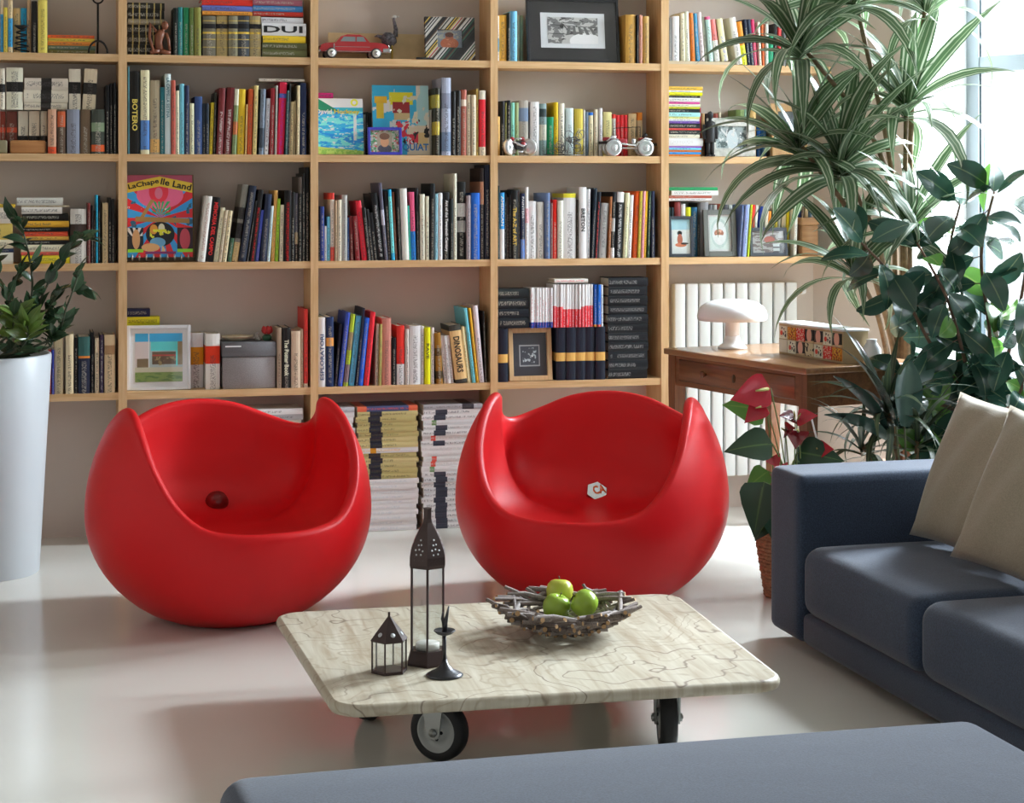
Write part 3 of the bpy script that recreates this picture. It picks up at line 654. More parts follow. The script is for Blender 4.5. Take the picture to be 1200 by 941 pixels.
c.upright('68,110,262,b8c4d4 114,158,258,1a2a4c 162,178,300,14162a,30 182,208,230,2d3f8c,48 214,240,240,8fa02a,46 246,280,250,4a8fb0,44 284,298,205,1a2038,44 302,330,262,1f4fb0,40 334,364,228,d0202c,40 402,419,300,9a9488,8 421,436,300,8a8448,6 439,494,265,a0685c 500,525,380,14161a 528,574,310,c8ccd0 577,600,330,a8a098 603,668,310,b8d0d4 671,688,312,b8bcc0 691,724,320,d8d010 727,747,320,b0a8a4 756,793,350,7a5518,-14 797,816,368,c4c8d0,-24 818,836,368,c0c4cc,-25 838,857,368,c4c8d0,-26 864,932,300,3a3a34,-44 938,955,315,b0a47c,-36 957,969,315,a89c78,-36 971,991,205,5a9fa8,-52 994,1008,205,c88a20,-46 1012,1042,190,b0a8ac,-40 1045,1056,225,1a1a18,-14',
  opts={0: {'txt': ('ESPLORATORI', '3a4660', .1, .76, True), 'plain': True}, 1: B((.58, .7, 'c07a3a')), 4: B((.05, .3, '6a5a60'), (.5, .75, '7a6a50')), 13: B((.35, 1, 'c82820')), 17: {'txt': ('RAVE', '4a4a10', .45, .72), 'plain': True}, 19: B((.1, .25, '3a2a10'), (.55, .7, '4a3410')), 23: {'bands': ((.06, .9, 'b89868'),), 'txt': ('DINOSAURS', '1e1a14', .18, .8), 'plain': True}})
# ---- fourth bay
c = Cell('A', 3, (570, 0), 5.4545)
c.upright('76,84,100,b8b8b8 86,135,95,b98a38 138,157,80,1c2424 159,203,70,5a93b0 206,254,80,a8a080 258,278,85,7a7a5a 858,893,65,b8b090 898,961,92,a07a38 966,977,95,20222a 979,1000,95,9a6a58 1004,1044,103,8f7038', zones=[(200, 270, .1), (840, 900, .1)], opts={0: B((.2, .5, '3a7a9a')), 6: {'t': '9a3a2a'}})
c = Cell('B', 3, (570, 80), 5.4545)
c.upright('76,115,305,b08a48 118,145,205,121212 147,158,215,5a5a20 160,183,200,141a1e 185,209,215,6aa898 211,235,215,7a8a60 237,297,200,8a857c 310,367,210,c0c8d0 370,415,222,6a8080 418,461,308,0f7048 463,490,212,d89a10 493,530,220,b8b4a4 540,588,250,a8b8c0 595,650,255,a8983c 652,664,262,b8b8b0 666,684,275,5a6a78 687,715,278,b4ac8c 720,745,258,b0a890 753,775,250,c0c0c0 781,835,275,b8b078 838,860,290,b0aca4 863,886,295,b01c20 888,911,295,a8181c 913,937,295,b01c20 941,994,285,b09870 998,1032,278,a89070', zones=[(0, 1100, .068)],
  opts={6: B((.62, .86, '5a6a80')), 8: B((.3, .6, 'a8a898'), (.75, .9, '2a3a3c')), 13: {'t': 'd0c890'}, 16: B((.93, 1, '1a5aa8')), 20: B((.9, 1, 'c83028')), 25: B((.82, 1, 'b86a20'))})
c = Cell('C', 3, (570, 190), 5.4545)
c.upright('78,88,150,1e3a40 90,121,195,2a7ac0 124,134,200,14181c 136,149,225,3a302c 151,160,210,1a1a1c 162,205,180,141414 207,221,175,4a4a48 225,250,200,1e2848 252,272,160,c4c4bc 274,326,250,c4c8c4 330,373,255,c4c0b0 376,410,197,4a5a78 413,428,260,6a4a48 431,457,240,b81c10 460,497,245,d0c8a8 500,579,200,c0c4d0 582,594,240,3a342c 596,644,160,c4c4c0 648,666,172,c0c8d0,5 670,690,165,182430,22 694,716,190,121a24,22 722,772,260,8a8a88,20 778,794,220,7a4a28,14 798,822,190,1a1a1c,14 828,872,190,121416,16 876,902,195,c0b894,20 906,930,210,c4c0b4,18 944,968,185,c84818,20 971,988,185,a89a3a,16 991,1008,185,b87a80,14 1011,1028,185,b89418,14 1031,1048,185,1e3a28,12 1051,1074,185,1a2038',
  opts={1: {'bands': ((0, .45, 'b8bcd0'),), 'txt': ('AMERICAN', 'd0d8e0', .5, .95), 'plain': True}, 5: {'txt': ('The A-Z of ART', 'b08a3a', .2, .75)}, 7: {'bands': ((0, .3, '5a7ab8'), ), 'txt': ('PAINTERS', 'c8ccd8', .62, .95)}, 8: B((.5, .7, 'd08a90')), 17: {'txt': ('BRETON', '2a2a2a', .38, .7), 'plain': True}, 15: B((.93, 1, 'd0b030')), 23: B((0, .15, 'c0c0c0'), (.4, .6, '8a8a88')), 24: {'bands': ((.84, 1, 'b8bcc4'),), 't': 'd0d0d0'}, 13: {'t': 'd8a090'}, 18: {'t': '2a3a58'}, 20: {'t': 'c03028'}})
c = Cell('D', 3, (570, 310), 5.4545)
zt = c.Z(400, 406)
c.upright(htop=zt, spec=' '.join('%d,%d,407,1c2230' % (80+62.3*i, 80+62.3*(i+1)-1) for i in range(11)), x_max=772, opts={i: {'bands': ((.36, .52, 'b08a4a'),), 'plain': True, 'label': 'black volume with gold band, %s from left, fourth shelf, fourth bay' % ordn(i+1), 'group': 'black volumes with gold bands'} for i in range(11)}, zones=[(130, 440, .072)])
c.stack('80,277,68,1a2026 80,276,58,171c24 80,276,68,22262a 80,276,60,202628', 'on the banded volumes', z=zt+.001)
c3 = Cell('D', 3, (570, 310), 5.4545); c3.n = 20
c3.upright(' '.join('%d,%d,150,c4c8d0' % (286+18*i, 286+18*(i+1)-1) for i in range(8)), z=zt+.001, x_min=281, x_max=1000, where=' in the upper tier', opts={i: {'bands': ((0, .14, '1a3a80'),), 't': '8a4a50', 'kind': 'booklet'} for i in range(8)})
hts = [.5, .48, .48, .42, .42, .42, .42, .42, .42, .48, .5, .5, .5]
c3.upright(' '.join('%d,%d,128,%s' % (433+19.8*i, 433+19.8*(i+1)-1, 'c0c4c8') for i in range(13)), z=zt+.001, x_min=431, x_max=1000, where=' in the upper tier', opts={i: {'bands': ((0, hts[i], 'b83038'),), 't': '9a9aa0', 'kind': 'booklet'} for i in range(13)})
c3.upright('694,712,132,1a50a0 715,735,130,1a58a8 738,752,130,b0b8b8', z=zt+.001, x_min=692, x_max=774, where=' in the upper tier', opts={0: dict(B((0, .05, 'd08020')), kind='booklet'), 1: dict(B((0, .05, 'c83028')), kind='booklet'), 2: {'kind': 'booklet'}})
c.stack('440,655,26,c0bcb0', 'on the red-white set', z=c.Z(500, 122)+.002, opts={0: {'t': 'b03048'}})
c.stack(' '.join('%d,%d,%d,%s' % (782+random.randint(-3, 3), 1036+random.randint(-4, 3), 60, random.choice(('15171c', '171a20', '13151a'))) for i in range(11)), 'at the right end', opts={i: {'t': '686868'} for i in range(11)})
# ---- rightmost bay
c = Cell('A', 4, (770, 0), 4.705)
bd = MB().box(c.X(64), c.X(414), YF+.008, YF+.19, ROWS['A']+.0003, ROWS['A']+.013).build('flat_board', mat('tan_board', (.62, .5, .34), .7)); tag(bd, 'thin tan board lying under the upright books, top shelf, rightmost bay', 'board')
za = ROWS['A']+.0135
c.upright('68,85,95,5a5a5a 88,127,88,c4c4c0 136,160,72,b4ac90,-6 164,188,62,c0b8a4,-8 193,215,70,d0601c,-12 220,242,72,2a6a8a,-18 245,269,65,b0a0a0,-20 271,285,90,8a9080,-18 289,314,90,9abfae,-20 321,350,105,c0b4ac,-28 362,396,100,b8b088,-34', z=za, x_max=414, opts={8: B((.93, 1, 'd84a70')), 9: B((.5, 1, 'd8605c')), 10: {'t': '3a4a9a'}})
c.upright('418,452,92,b4b0a8,-42 460,489,115,c8b828,-34 496,512,105,1c2438,-24 515,536,105,1e283c,-22 539,559,105,a02048,-18 570,584,120,b8b4a4,-10 588,598,118,c8582c,-8 602,618,130,b0b0a8 622,648,200,1f7a58 652,668,130,2a2a2a 672,690,150,a83030 694,716,140,4a4a4a 720,740,150,8a7a60 745,775,140,5a6a7a 780,800,120,a89a80 803,830,150,6a3a2a 834,860,130,8a8a80', x_min=400, opts={1: B((.45, 1, 'c8701c'))})
c = Cell('B', 4, (770, 0), 4.705)
c.stack('66,245,12,c86a28 66,247,12,2a7ac0 66,248,12,c86030 66,249,12,5a9fc8 68,250,9,7a3a98 66,256,44,c0c0b8 66,238,21,b4b0a0 66,240,24,1c2024 66,243,10,c84038 68,240,27,1e2226 66,238,12,5a3a88 66,238,13,c4c4c4 66,240,13,c0b878 66,242,23,88b8d8 66,240,20,1c2428 66,241,11,c8c030 66,243,15,b8b8a0 66,240,13,d04a88 66,242,22,b8bcc4 66,240,12,14181c 66,256,19,d8b810 66,254,10,c8c4c0 66,256,22,d89438', 'of colourful paperbacks', opts={5: {'t': '8a8a8a'}})
c.upright('268,288,590,8a2430 290,308,620,a08058 330,352,620,1e2228 356,382,622,7a3a30 386,398,615,b0a890 482,528,600,5a6a3a 531,556,598,8ab0a0 560,594,598,a88a58 600,624,675,1a4a8a 626,652,680,2a5a8a 672,700,600,8a7a60 704,740,610,6a6a62 744,790,600,5a4a3a', x_min=262, zones=[(250, 850, .095)], where=' past the stack')
c = Cell('C', 4, (770, 190), 6)
c.upright('92,112,335,1f7a3a 116,136,318,1c3a3c 138,160,320,16262c 166,209,280,6a2a2a 213,243,295,c0c0c0 247,281,318,b0b020 286,327,318,1a4a68 331,350,290,3a3a38 352,410,285,7a7a7c 415,440,300,6a6a6c 444,470,300,9a9a98 478,510,295,8a4030 514,548,300,4a4a50 552,580,302,b0b8b8', zones=[(80, 340, .072), (340, 582, .078)], x_max=582)
zt = ROWS['C']+.175
zt = c.Z(200, 279)
c.stack('110,418,18,c0c0c0 92,416,19,8a4436 132,462,36,c4c4c4 100,458,24,1a7a4a', 'laid across others', z=max(zt, c.Z(180, 280))+.004, push=.05)
c.upright('584,600,302,4a5a80,24 604,632,298,7a8ac0,26 638,652,298,90a020,26 658,676,300,2a2a30,24 684,706,300,c02c24,26 712,730,302,c0c0c4,24 738,772,310,1e2f78,28 782,806,320,b0a898,22 812,832,345,c07028,14 838,856,340,2a3a30,12 862,880,345,a09030,10 884,902,340,8a8a80,10 908,936,330,b0a48a,16 942,962,330,c8a41c,12 970,990,330,b0b0a8,10 996,1020,330,2a5a80,10 1026,1044,300,8a7a60,8 1050,1070,290,1e2a58,5 1076,1096,300,6a5a48 1100,1124,310,a08a68 1128,1150,300,4a5a6a', x_min=581, zones=[(660, 960, .06), (1000, 1160, .09)], where=' past the pewter frame')
# past about 300 books: the smallest spines become one object
def join_small(keep=300):
    bk = [(a, o, t) for a, o, t in SPINES if o.name.split('.')[0] == 'book']
    cand = sorted([e for e in bk if not e[2]], key=lambda e: e[0])[:max(0, len(bk)-keep)]
    V = []; F = []; MI = []; mats_ = []; bkv = []; rn = []
    for a, o, t in cand:
        M = Matrix.LocRotScale(o.location, o.rotation_euler, None)
        for ob in [o]+list(o.children):
            n = len(V); me = ob.data
            V += [tuple(M @ v.co) for v in me.vertices]; F += [tuple(i+n for i in p.vertices) for p in me.polygons]
            if me.materials[0] not in mats_: mats_.append(me.materials[0])
            MI += [mats_.index(me.materials[0])]*len(me.polygons)
            if 'bk' in me.attributes: bkv += [tuple(d.vector) for d in me.attributes['bk'].data]; rn += [d.value for d in me.attributes['rnd'].data]
            else: bkv += [(0, 1, 0)]*len(me.vertices); rn += [0]*len(me.vertices)
        for ob in list(o.children)+[o]: bpy.data.objects.remove(ob)
    me = bpy.data.meshes.new('slim_books'); me.from_pydata(V, [], F)
    for m in mats_: me.materials.append(m)
    me.polygons.foreach_set('material_index', MI)
    a = me.attributes.new('bk', 'FLOAT_VECTOR', 'POINT'); a.data.foreach_set('vector', [x for v in bkv for x in v])
    a = me.attributes.new('rnd', 'FLOAT', 'POINT'); a.data.foreach_set('value', rn)
    o = bpy.data.objects.new('slim_books', me); COL.objects.link(o)
    tag(o, 'slim and small books filling the gaps between larger ones on all shelves', 'books', kind='stuff')
join_small()
# ================================================================ MAGAZINES ON THE FLOOR UNDER THE BOOKCASE
def magazines(xl, xr, n, zones_, where, zmax=.555, y=YF+.006, hgt=None, bay=2, jit=6):
    X0, X1 = onY(360+xl/4.954, 500, YF).x, onY(360+xr/4.954, 500, YF).x
    z = .001
    for i in range(n):
        th = (hgt or .0212)-.0005
        col, tcol, band = zones_(i)
        j = random.uniform(-jit, jit)/1000
        m = book_mat(col, band, tcol, .35)
        o = MB().prism([(0, .185), (0, 0), (th*.5, -.0012), (th, 0), (th, .185)], 0, X1-X0).build('magazine', m); book_attr(o, th, X1-X0, .185)
        MB().box(.0012, th-.0012, .002, .1848, -.0004, X1-X0+.0004).build('page_block', M_page, o)
        tag(o, '%s magazine, %s from the floor in the stack %s' % (cname(col), ordn(i+1), where), 'magazine', 'magazines stacked on the floor under the bookcase')
        o.rotation_euler = (0, PI/2, 0); o.location = (X0+j, y+random.uniform(0, .006), z+th); z += th+.0005
def za_(i):
    if i < 10: return 'c4ccd4', '8a9098', ()
    if i == 23: return '3a4668', 'c04030', ((.0, .15, 'c05a40'), (.85, 1, 'c05a40'))
    if i == 15: return 'b8bcc0', 'c07a20', ((.2, .3, 'c07a20'),)
    return random.choice(('a09668', '9a9060', 'a89e70')), '3a3620', ((.2, .4, '2a2c38'),)
def zb_(i):
    col = random.choice(('b4bac4', 'bcc2ca', 'b0b4bc'))
    if i in (11, 12, 13, 17, 20): return col, '909090', ((.14, .22, random.choice(('b8483c', 'b83830', '5a7a50'))),)
    if i in (14, 15): return 'b8c0c8', '909090', ()
    if i == 23: return '8a8a8e', '404040', ((.65, .85, '3a3a40'),)
    return col, '30343c', ((.2, .4, '343a46'),)
magazines(292, 642, 24, za_, 'beside the red armchair facing right')
magazines(672, 1014, 24, zb_, 'beside the right-hand bookcase upright')
magazines(80, 272, 24, lambda i: (random.choice(('c0c4cc', 'b8bcc4', '9a9aa0')), '707880', ()), 'half hidden by the left armchair')
def zc_(i): return [('8a8a8c', '404040', ()), ('b8bcc0', '606060', ()), ('1f6a4a', 'a0b0a0', ()), ('9a9488', '404040', ())][i % 4]
magazines(-480, -30, 22, zc_, 'behind the left armchair', hgt=.0232, bay=1)
# ================================================================ PICTURES (flat prints made of simple shapes)
def picmat(name, base, layers, rough=.35, g=1.6):
    m, nt, b, tc, L = nodemat(name, rough)
    sp = nt.nodes.new('ShaderNodeSeparateXYZ'); L(tc.outputs['Generated'], sp.inputs[0]); X, Z = sp.outputs[0], sp.outputs[2]
    def mt(op, a, b_=None, c_=None):
        n = nt.nodes.new('ShaderNodeMath'); n.operation = op
        for i, v in enumerate((a, b_, c_)):
            if v is None: continue
            if isinstance(v, (int, float)): n.inputs[i].default_value = v
            else: L(v, n.inputs[i])
        return n.outputs[0]
    cur = None
    def rect(x0, x1, z0, z1): return mt('MULTIPLY', mt('MULTIPLY', mt('GREATER_THAN', X, x0), mt('LESS_THAN', X, x1)), mt('MULTIPLY', mt('GREATER_THAN', Z, z0), mt('LESS_THAN', Z, z1)))
    for ly in layers:
        k, col = ly[0], gain(ly[1], g); p = ly[2:]
        if k == 'rect': ms = rect(*p)
        elif k == 'ell': ms = mt('LESS_THAN', mt('ADD', mt('POWER', mt('DIVIDE', mt('SUBTRACT', X, p[0]), p[2]), 2), mt('POWER', mt('DIVIDE', mt('SUBTRACT', Z, p[1]), p[3]), 2)), 1)
        elif k == 'noise':  # scale, threshold, rect, stretchx, stretchz
            mp = nt.nodes.new('ShaderNodeMapping'); L(tc.outputs['Generated'], mp.inputs[0]); sx, sz = (p[6], p[7]) if len(p) > 6 else (1, 1)
            mp.inputs['Scale'].default_value = (sx, 0, sz); mp.inputs['Location'].default_value = (random.random()*9, random.random()*9, random.random()*9)
            n = nt.nodes.new('ShaderNodeTexNoise'); n.inputs['Scale'].default_value = p[0]; n.inputs['Detail'].default_value = 3; L(mp.outputs[0], n.inputs['Vector'])
            ms = mt('MULTIPLY', mt('GREATER_THAN', n.outputs['Fac'], p[1]), rect(*p[2:6]))
        elif k == 'rays':  # cx, cz, count, rect
            an = mt('ARCTAN2', mt('SUBTRACT', Z, p[1]), mt('SUBTRACT', X, p[0])); ms = mt('MULTIPLY', mt('GREATER_THAN', mt('SINE', mt('MULTIPLY', an, p[2])), 0), rect(*p[3:7]))
        elif k == 'diag':  # slope, offset : below line z < offset+slope*x
            ms = mt('MULTIPLY', mt('LESS_THAN', Z, mt('ADD', mt('MULTIPLY', X, p[0]), p[1])), rect(*p[2:6]) if len(p) > 2 else 1)
        elif k == 'line':  # slope, offset, half width, rect
            ms = mt('MULTIPLY', mt('LESS_THAN', mt('ABSOLUTE', mt('SUBTRACT', Z, mt('ADD', mt('MULTIPLY', X, p[0]), p[1]))), p[2]), rect(*p[3:7]))
        mx = nt.nodes.new('ShaderNodeMix'); mx.data_type = 'RGBA'; L(ms, mx.inputs[0]); mx.inputs[7].default_value = (*col, 1)
        if cur is None: mx.inputs[6].default_value = (*gain(base, g), 1)
        else: L(cur, mx.inputs[6])
        cur = mx.outputs[2]
    if cur is not None: L(cur, b.inputs['Base Color'])
    else: b.inputs['Base Color'].default_value = (*gain(base, g), 1)
    return m
M_fglass = glass_mat('picture_glass', gloss=.035)
def frame(label, w, h, bar, dep, fm, pic, loc, lean=8, rz=0, mount=0, mount_col='c8c8c4', cat='picture frame', group='picture frames on the shelves', glass=True):
    """stands on its bottom back edge, leaning back"""
    t = thing('picture_frame', label, cat, loc, rz, group, rx=-math.radians(lean))
    fr = MB()
    fr.rbox(-w/2, -w/2+bar, -dep, 0, 0, h, .0015, 1, smooth=False).rbox(w/2-bar, w/2, -dep, 0, 0, h, .0015, 1, smooth=False)
    fr.box(-w/2+bar, w/2-bar, -dep, 0, 0, bar).box(-w/2+bar, w/2-bar, -dep, 0, h-bar, h)
    fr.build('frame', fm, t)
    MB().box(-w/2+bar, w/2-bar, -.003, -.001, bar, h-bar).build('backing', mat('backing_board', (.3, .24, .16), .9), t)
    y = -.0032
    if mount: MB().box(-w/2+bar, w/2-bar, -.0042, y, bar, h-bar).build('mount', picmat('mount_'+mount_col+label[:9], mount_col, []), t); y = -.0044
    b2 = bar+mount
    MB().box(-w/2+b2, w/2-b2, y-.001, y, b2, h-b2).build('picture', pic, t)
    if glass: MB().box(-w/2+bar, w/2-bar, -dep+.002, -dep+.003, bar, h-bar).build('glass', M_fglass, t)
    st = MB(); th = math.radians(lean)
    return t
def span(org, sc, zx0, zx1, zy0, zy1, y):
    p, q = onY(org[0]+zx0/sc, org[1]+zy0/sc, y), onY(org[0]+zx1/sc, org[1]+zy1/sc, y)
    return (p.x+q.x)/2, q.x-p.x, p.z-q.z
E5 = .0004
# stair photograph, large black mount
x, w, h = span((570, 0), 5.4545, 268, 860, -25, 405, YF+.03)
pm = picmat('stairs_print', '9a9a98', [('noise', '5a5a5a', 5, .5, 0, 1, 0, 1), ('noise', '2a2a2a', 7, .62, 0, 1, .1, 1), ('ell', 'c0c0c0', .75, .1, .32, .3), ('line', '1a1a1a', -.1, .72, .012, .05, .98, 0, 1), ('line', '2a2a2a', .35, .2, .01, .35, .65, 0, 1), ('line', '222222', -2.2, 1.4, .03, .1, .4, 0, .8), ('line', '222222', -.06, .38, .012, 0, .4, 0, 1), ('rays', '4a4a4a', .5, 1.6, 60, .35, .95, .35, .66), ('ell', '101010', .28, .66, .04, .08)])
t = frame('large black-mounted photograph of a curving staircase, top shelf, fourth bay', w, h, .012, .014, mat('black_frame', (.012, .012, .014), .4), pm, (x, YF+.05, ROWS['A']+E5), 7, 0, .058, '0e0e12')
MB().box(-w/2+.062, w/2-.062, -.0046, -.0044, .062, h-.062).build('white_border', mat('white_card', (.7, .72, .74), .7), t)
for o in t.children:
    if o.name.startswith('picture'):
        o.data.transform(Matrix.Translation((0, -.0005, 0)) @ Matrix.LocRotScale((0, 0, h/2), None, (.83, 1, .84)) @ Matrix.Translation((0, 0, -h/2)))
# striped magazine-paper frame
x, w, h = span((360, 0), 5, 697, 990, 95, 356, YF+.02)
m, nt, b, tc, L = nodemat('striped_paper', .5)
mp = nt.nodes.new('ShaderNodeMapping'); mp.inputs['Rotation'].default_value = (0, math.radians(50), 0); mp.inputs['Scale'].default_value = (1, 1, 1); L(tc.outputs['Object'], mp.inputs[0])
sp = nt.nodes.new('ShaderNodeSeparateXYZ'); L(mp.outputs[0], sp.inputs[0]); q = nt.nodes.new('ShaderNodeMath'); q.operation = 'MULTIPLY'; q.inputs[1].default_value = 210; L(sp.outputs[2], q.inputs[0])
fl = nt.nodes.new('ShaderNodeMath'); fl.operation = 'FLOOR'; L(q.outputs[0], fl.inputs[0]); wn = nt.nodes.new('ShaderNodeTexWhiteNoise'); wn.noise_dimensions = '1D'; L(fl.outputs[0], wn.inputs['W'])
r = ramp(nt, [(0, (.02, .02, .02)), (.3, (.5, .48, .42)), (.5, (.03, .03, .03)), (.62, (.6, .58, .55)), (.75, (.1, .05, .03)), (.82, (.55, .38, .06)), (.88, (.04, .12, .08)), (.94, (.4, .05, .04))], 'CONSTANT'); L(wn.outputs['Value'], r.inputs[0]); L(r.outputs[0], b.inputs['Base Color'])
pm = picmat('beach_print', '6a7480', [('noise', '8a8a80', 5, .5, 0, 1, .5, 1), ('ell', '9a5030', .5, .25, .36, .32), ('ell', '8a4a30', .5, .62, .16, .2), ('ell', '4a2418', .5, .74, .17, .14), ('noise', 'b07050', 8, .6, .3, .7, 0, .5)])
frame('photo frame covered in diagonal strips of coloured paper, beside the red toy car', w, h, .052, .02, m, pm, (x, YF+.05, ROWS['A']+E5), 6)
# tan cardboard leaning behind the toy car
x, w, h = span((360, 0), 5, 135, 700, 178, 352, YF+.1)
o = MB().box(-w/2, w/2, -.006, 0, 0, h).build('cardboard_sheet', mat('cardboard', (.56, .43, .24), .85, noise=.08, nscale=20), None, (x, YF+.14, ROWS['A']+E5), (-math.radians(9), 0, 0)); tag(o, 'tan cardboard sheet leaning behind the red toy car', 'cardboard')
x, w, h = span((360, 0), 5, 640, 742, 338, 352, YF+.01)
o = MB().rbox(-w/2, w/2, -.010, .010, 0, h, .002, 2).build('black_case', mat('black_plastic', (.015, .015, .016), .4), None, (x, YF+.012, ROWS['A']+E5)); tag(o, 'small flat black case before the striped paper frame', 'case')
# white-framed print of a house
x, w, h = span((140, 320), 5, 48, 424, 318, 690, YF-.0)
pm = picmat('house_print', '8fa0a0', [('rect', '2a90c8', 0, 1, .83, 1), ('rect', 'b0a8a8', 0, .3, .28, .83), ('rect', '4ab0b0', .33, .9, .64, .83), ('rect', '5a4a38', .36, .88, .36, .62), ('rect', 'a03a30', .36, .88, .53, .56), ('rect', '6a5a40', .04, .28, .3, .48), ('noise', '8a7a50', 9, .55, .36, .88, .34, .52), ('rect', '7a6a48', .9, 1, .35, .83), ('rect', '50c0c0', .86, .9, .33, .64), ('rect', 'a8a490', 0, 1, .2, .3), ('rect', '6a8040', 0, 1, 0, .2), ('noise', '4a6a30', 6, .55, 0, 1, 0, .18, 1, 4), ('rect', 'c0c0c0', .28, .3, .3, 1)])
frame('white-framed print of a low house under blue sky, fourth shelf, second bay', w, h, .012, .016, mat('white_frame', (.78, .8, .82), .4), pm, (x, YF+.058, ROWS['D']+E5), 8, math.radians(-3), .020, 'd0d4d8')
# wooden frame with a small chalk drawing
x, w, h = span((570, 310), 5.4545, 152, 432, 412, 742, YF)
pm = picmat('chalk_print', '2c3038', [('rect', '8a8e90', .2, .8, .22, .72), ('rect', '343a44', .23, .77, .25, .69), ('noise', '9aa4a8', 9, .56, .3, .7, .3, .66), ('noise', 'c8d0d0', 12, .66, .35, .65, .3, .66)])
frame('light wooden frame with a small pale drawing, before the black banded volumes', w, h, .02, .018, wood('oak_frame', (.56, .36, .17), (.68, .47, .25), 'Z', 8), pm, (x, YF+.034, ROWS['D']+E5), 6, math.radians(2))
# white rustic frame, wooden frame behind the plant
x, w, h = span((770, 0), 4.705, 302, 560, 645, 860, YF)
pm = picmat('grey_print', '8a9498', [('noise', '4a5458', 4, .52, 0, 1, 0, 1, 2, 1), ('line', 'c8d0d4', -1.6, 1.2, .06, .2, .7, .1, .9), ('ell', 'b0b8bc', .55, .4, .18, .45), ('noise', 'c0c8cc', 5, .62, 0, 1, 0, 1, 2, 1)])
frame('rustic white frame with a grey photograph, second shelf, rightmost bay', w, h, .034, .02, mat('chalky_white', (.62, .62, .58), .8, noise=.2, nscale=60), pm, (x, YF+.05, ROWS['B']+E5), 6)
x, w, h = span((770, 0), 4.705, 655, 850, 565, 862, YF)
frame('honey-coloured wooden frame holding a plain grey picture, behind the striped leaves', w, h, .033, .02, wood('honey_frame', (.46, .26, .10), (.6, .36, .15), 'Z', 8), picmat('slate_print', '5a6468', [('noise', '505a60', 2, .5, 0, 1, 0, 1), ('rect', '6a5a48', 0, 1, 0, .12)]), (x, YF+.055, ROWS['B']+E5), 6)
# three frames, third shelf right
x, w, h = span((770, 190), 6, 103, 275, 375, 662, YF)
pm = picmat('child_print', 'b8c8cc', [('rect', '8ab0bc', 0, 1, .7, 1), ('ell', '1a1a1c', .45, .6, .13, .07), ('ell', '9a5a48', .46, .42, .14, .16), ('ell', 'b06a50', .5, .26, .3, .06), ('ell', '2a2a2c', .7, .3, .2, .03)])
frame('narrow dark grey frame with a picture of a small seated figure', w, h, .013, .014, mat('slate_frame', (.045, .055, .075), .45), pm, (x, YF+.038, ROWS['C']+E5), 6, math.radians(-4))
x, w, h = span((770, 190), 6, 352, 582, 325, 655, YF)
pm = picmat('shell_print', 'b0bcb8', [('ell', '9aaca8', .5, .5, .45, .45), ('ell', 'b8c4c0', .5, .5, .36, .36), ('ell', '8a5a48', .48, .5, .24, .12), ('noise', 'c09a88', 8, .55, .28, .7, .4, .6), ('ell', 'b8c0bc', .48, .38, .3, .07)])
frame('pewter frame with a pale oval picture, between the two darker frames', w, h, .022, .016, mat('pewter', (.20, .20, .19), .35, metal=.6), pm, (x, YF+.044, ROWS['C']+E5), 6, 0, .008, 'd0ccc0')
x, w, h = span((770, 190), 6, 670, 942, 463, 662, YF)
pm = picmat('sleeper_print', '5a5050', [('noise', '8a8a8a', 4, .5, 0, 1, 0, 1, 1, 2), ('ell', '8a4a40', .55, .6, .17, .16), ('diag', '2a2a30', 1.6, -1.0), ('rect', 'a8b0b0', .66, .86, .08, .42), ('line', '303438', 0, .25, .03, .66, .86, 0, 1), ('diag', 'b0b0a8', .6, -.9)])
frame('dark grey landscape photo frame, rightmost of three on the third shelf', w, h, .014, .014, MATS['slate_frame'], pm, (x, YF+.040, ROWS['C']+E5), 7, math.radians(3))
x, w, h = span((770, 190), 6, 1026, 1140, 385, 655, YF)
t = thing('wooden_box', 'small brown wooden box at the far right of the third shelf', 'box', (x, YF+.05, ROWS['C']+E5))
mw = wood('box_brown', (.30, .15, .06), (.42, .23, .10), 'X', 8); MB().rbox(-w/2, w/2, -.04, .035, 0, h*.8, .003, 1).build('body', mw, t); MB().rbox(-w/2-.004, w/2+.004, -.044, .039, h*.8+.001, h, .004, 1).build('lid', mw, t)
# ---- face-out books
def cover_book(label, w, h, th, pic, loc, lean=7, rz=0, group='books shown face-out'):
    t = thing('book', label, 'book', loc, rz, group, rx=-math.radians(lean))
    MB().box(-w/2, w/2, -.0025, 0, 0, h).box(-w/2, -w/2+.003, -th+.002, -.0025, 0, h).build('back_cover', mat('plain_board', (.6, .6, .56), .6), t)
    MB().box(-w/2+.003, w/2-.004, -th+.002, -.0025, .003, h-.003).build('page_block', M_page, t)
    MB().box(-w/2, w/2, -th, -th+.002, 0, h).build('front_cover', pic, t)
    return t
x, w, h = span((360, 70), 5, 66, 344, 230, 566, YF)
pm = picmat('pool_cover', '2a8ac0', [('noise', '60b4d8', 4, .5, 0, 1, .1, .8, 1, 3.2), ('noise', '1a70b0', 5, .56, 0, 1, .1, .8, 1, 3), ('noise', 'a8d4e4', 9, .62, 0, 1, .1, .75, 1, 3), ('rect', 'c8c0b0', 0, 1, .84, 1), ('diag', '1a6a50', -.5, 1.02, 0, .7, .78, 1), ('rect', '2a8a9a', .5, 1, .78, .84), ('ell', 'e0d030', .82, .93, .08, .065), ('ell', 'f0f0e0', .82, .93, .04, .035), ('rect', 'b0c8b0', .79, .86, .25, .74), ('noise', '8ab8c0', 10, .55, .79, .86, .25, .74), ('diag', '8aa050', -.08, .14), ('noise', '6a9040', 12, .5, 0, 1, 0, .09)], g=1.9)
t = cover_book('art book shown face-out, blue water cover with white and yellow lettering', w, h, .02, pm, (x, YF+.066, ROWS['B']+E5), 8)
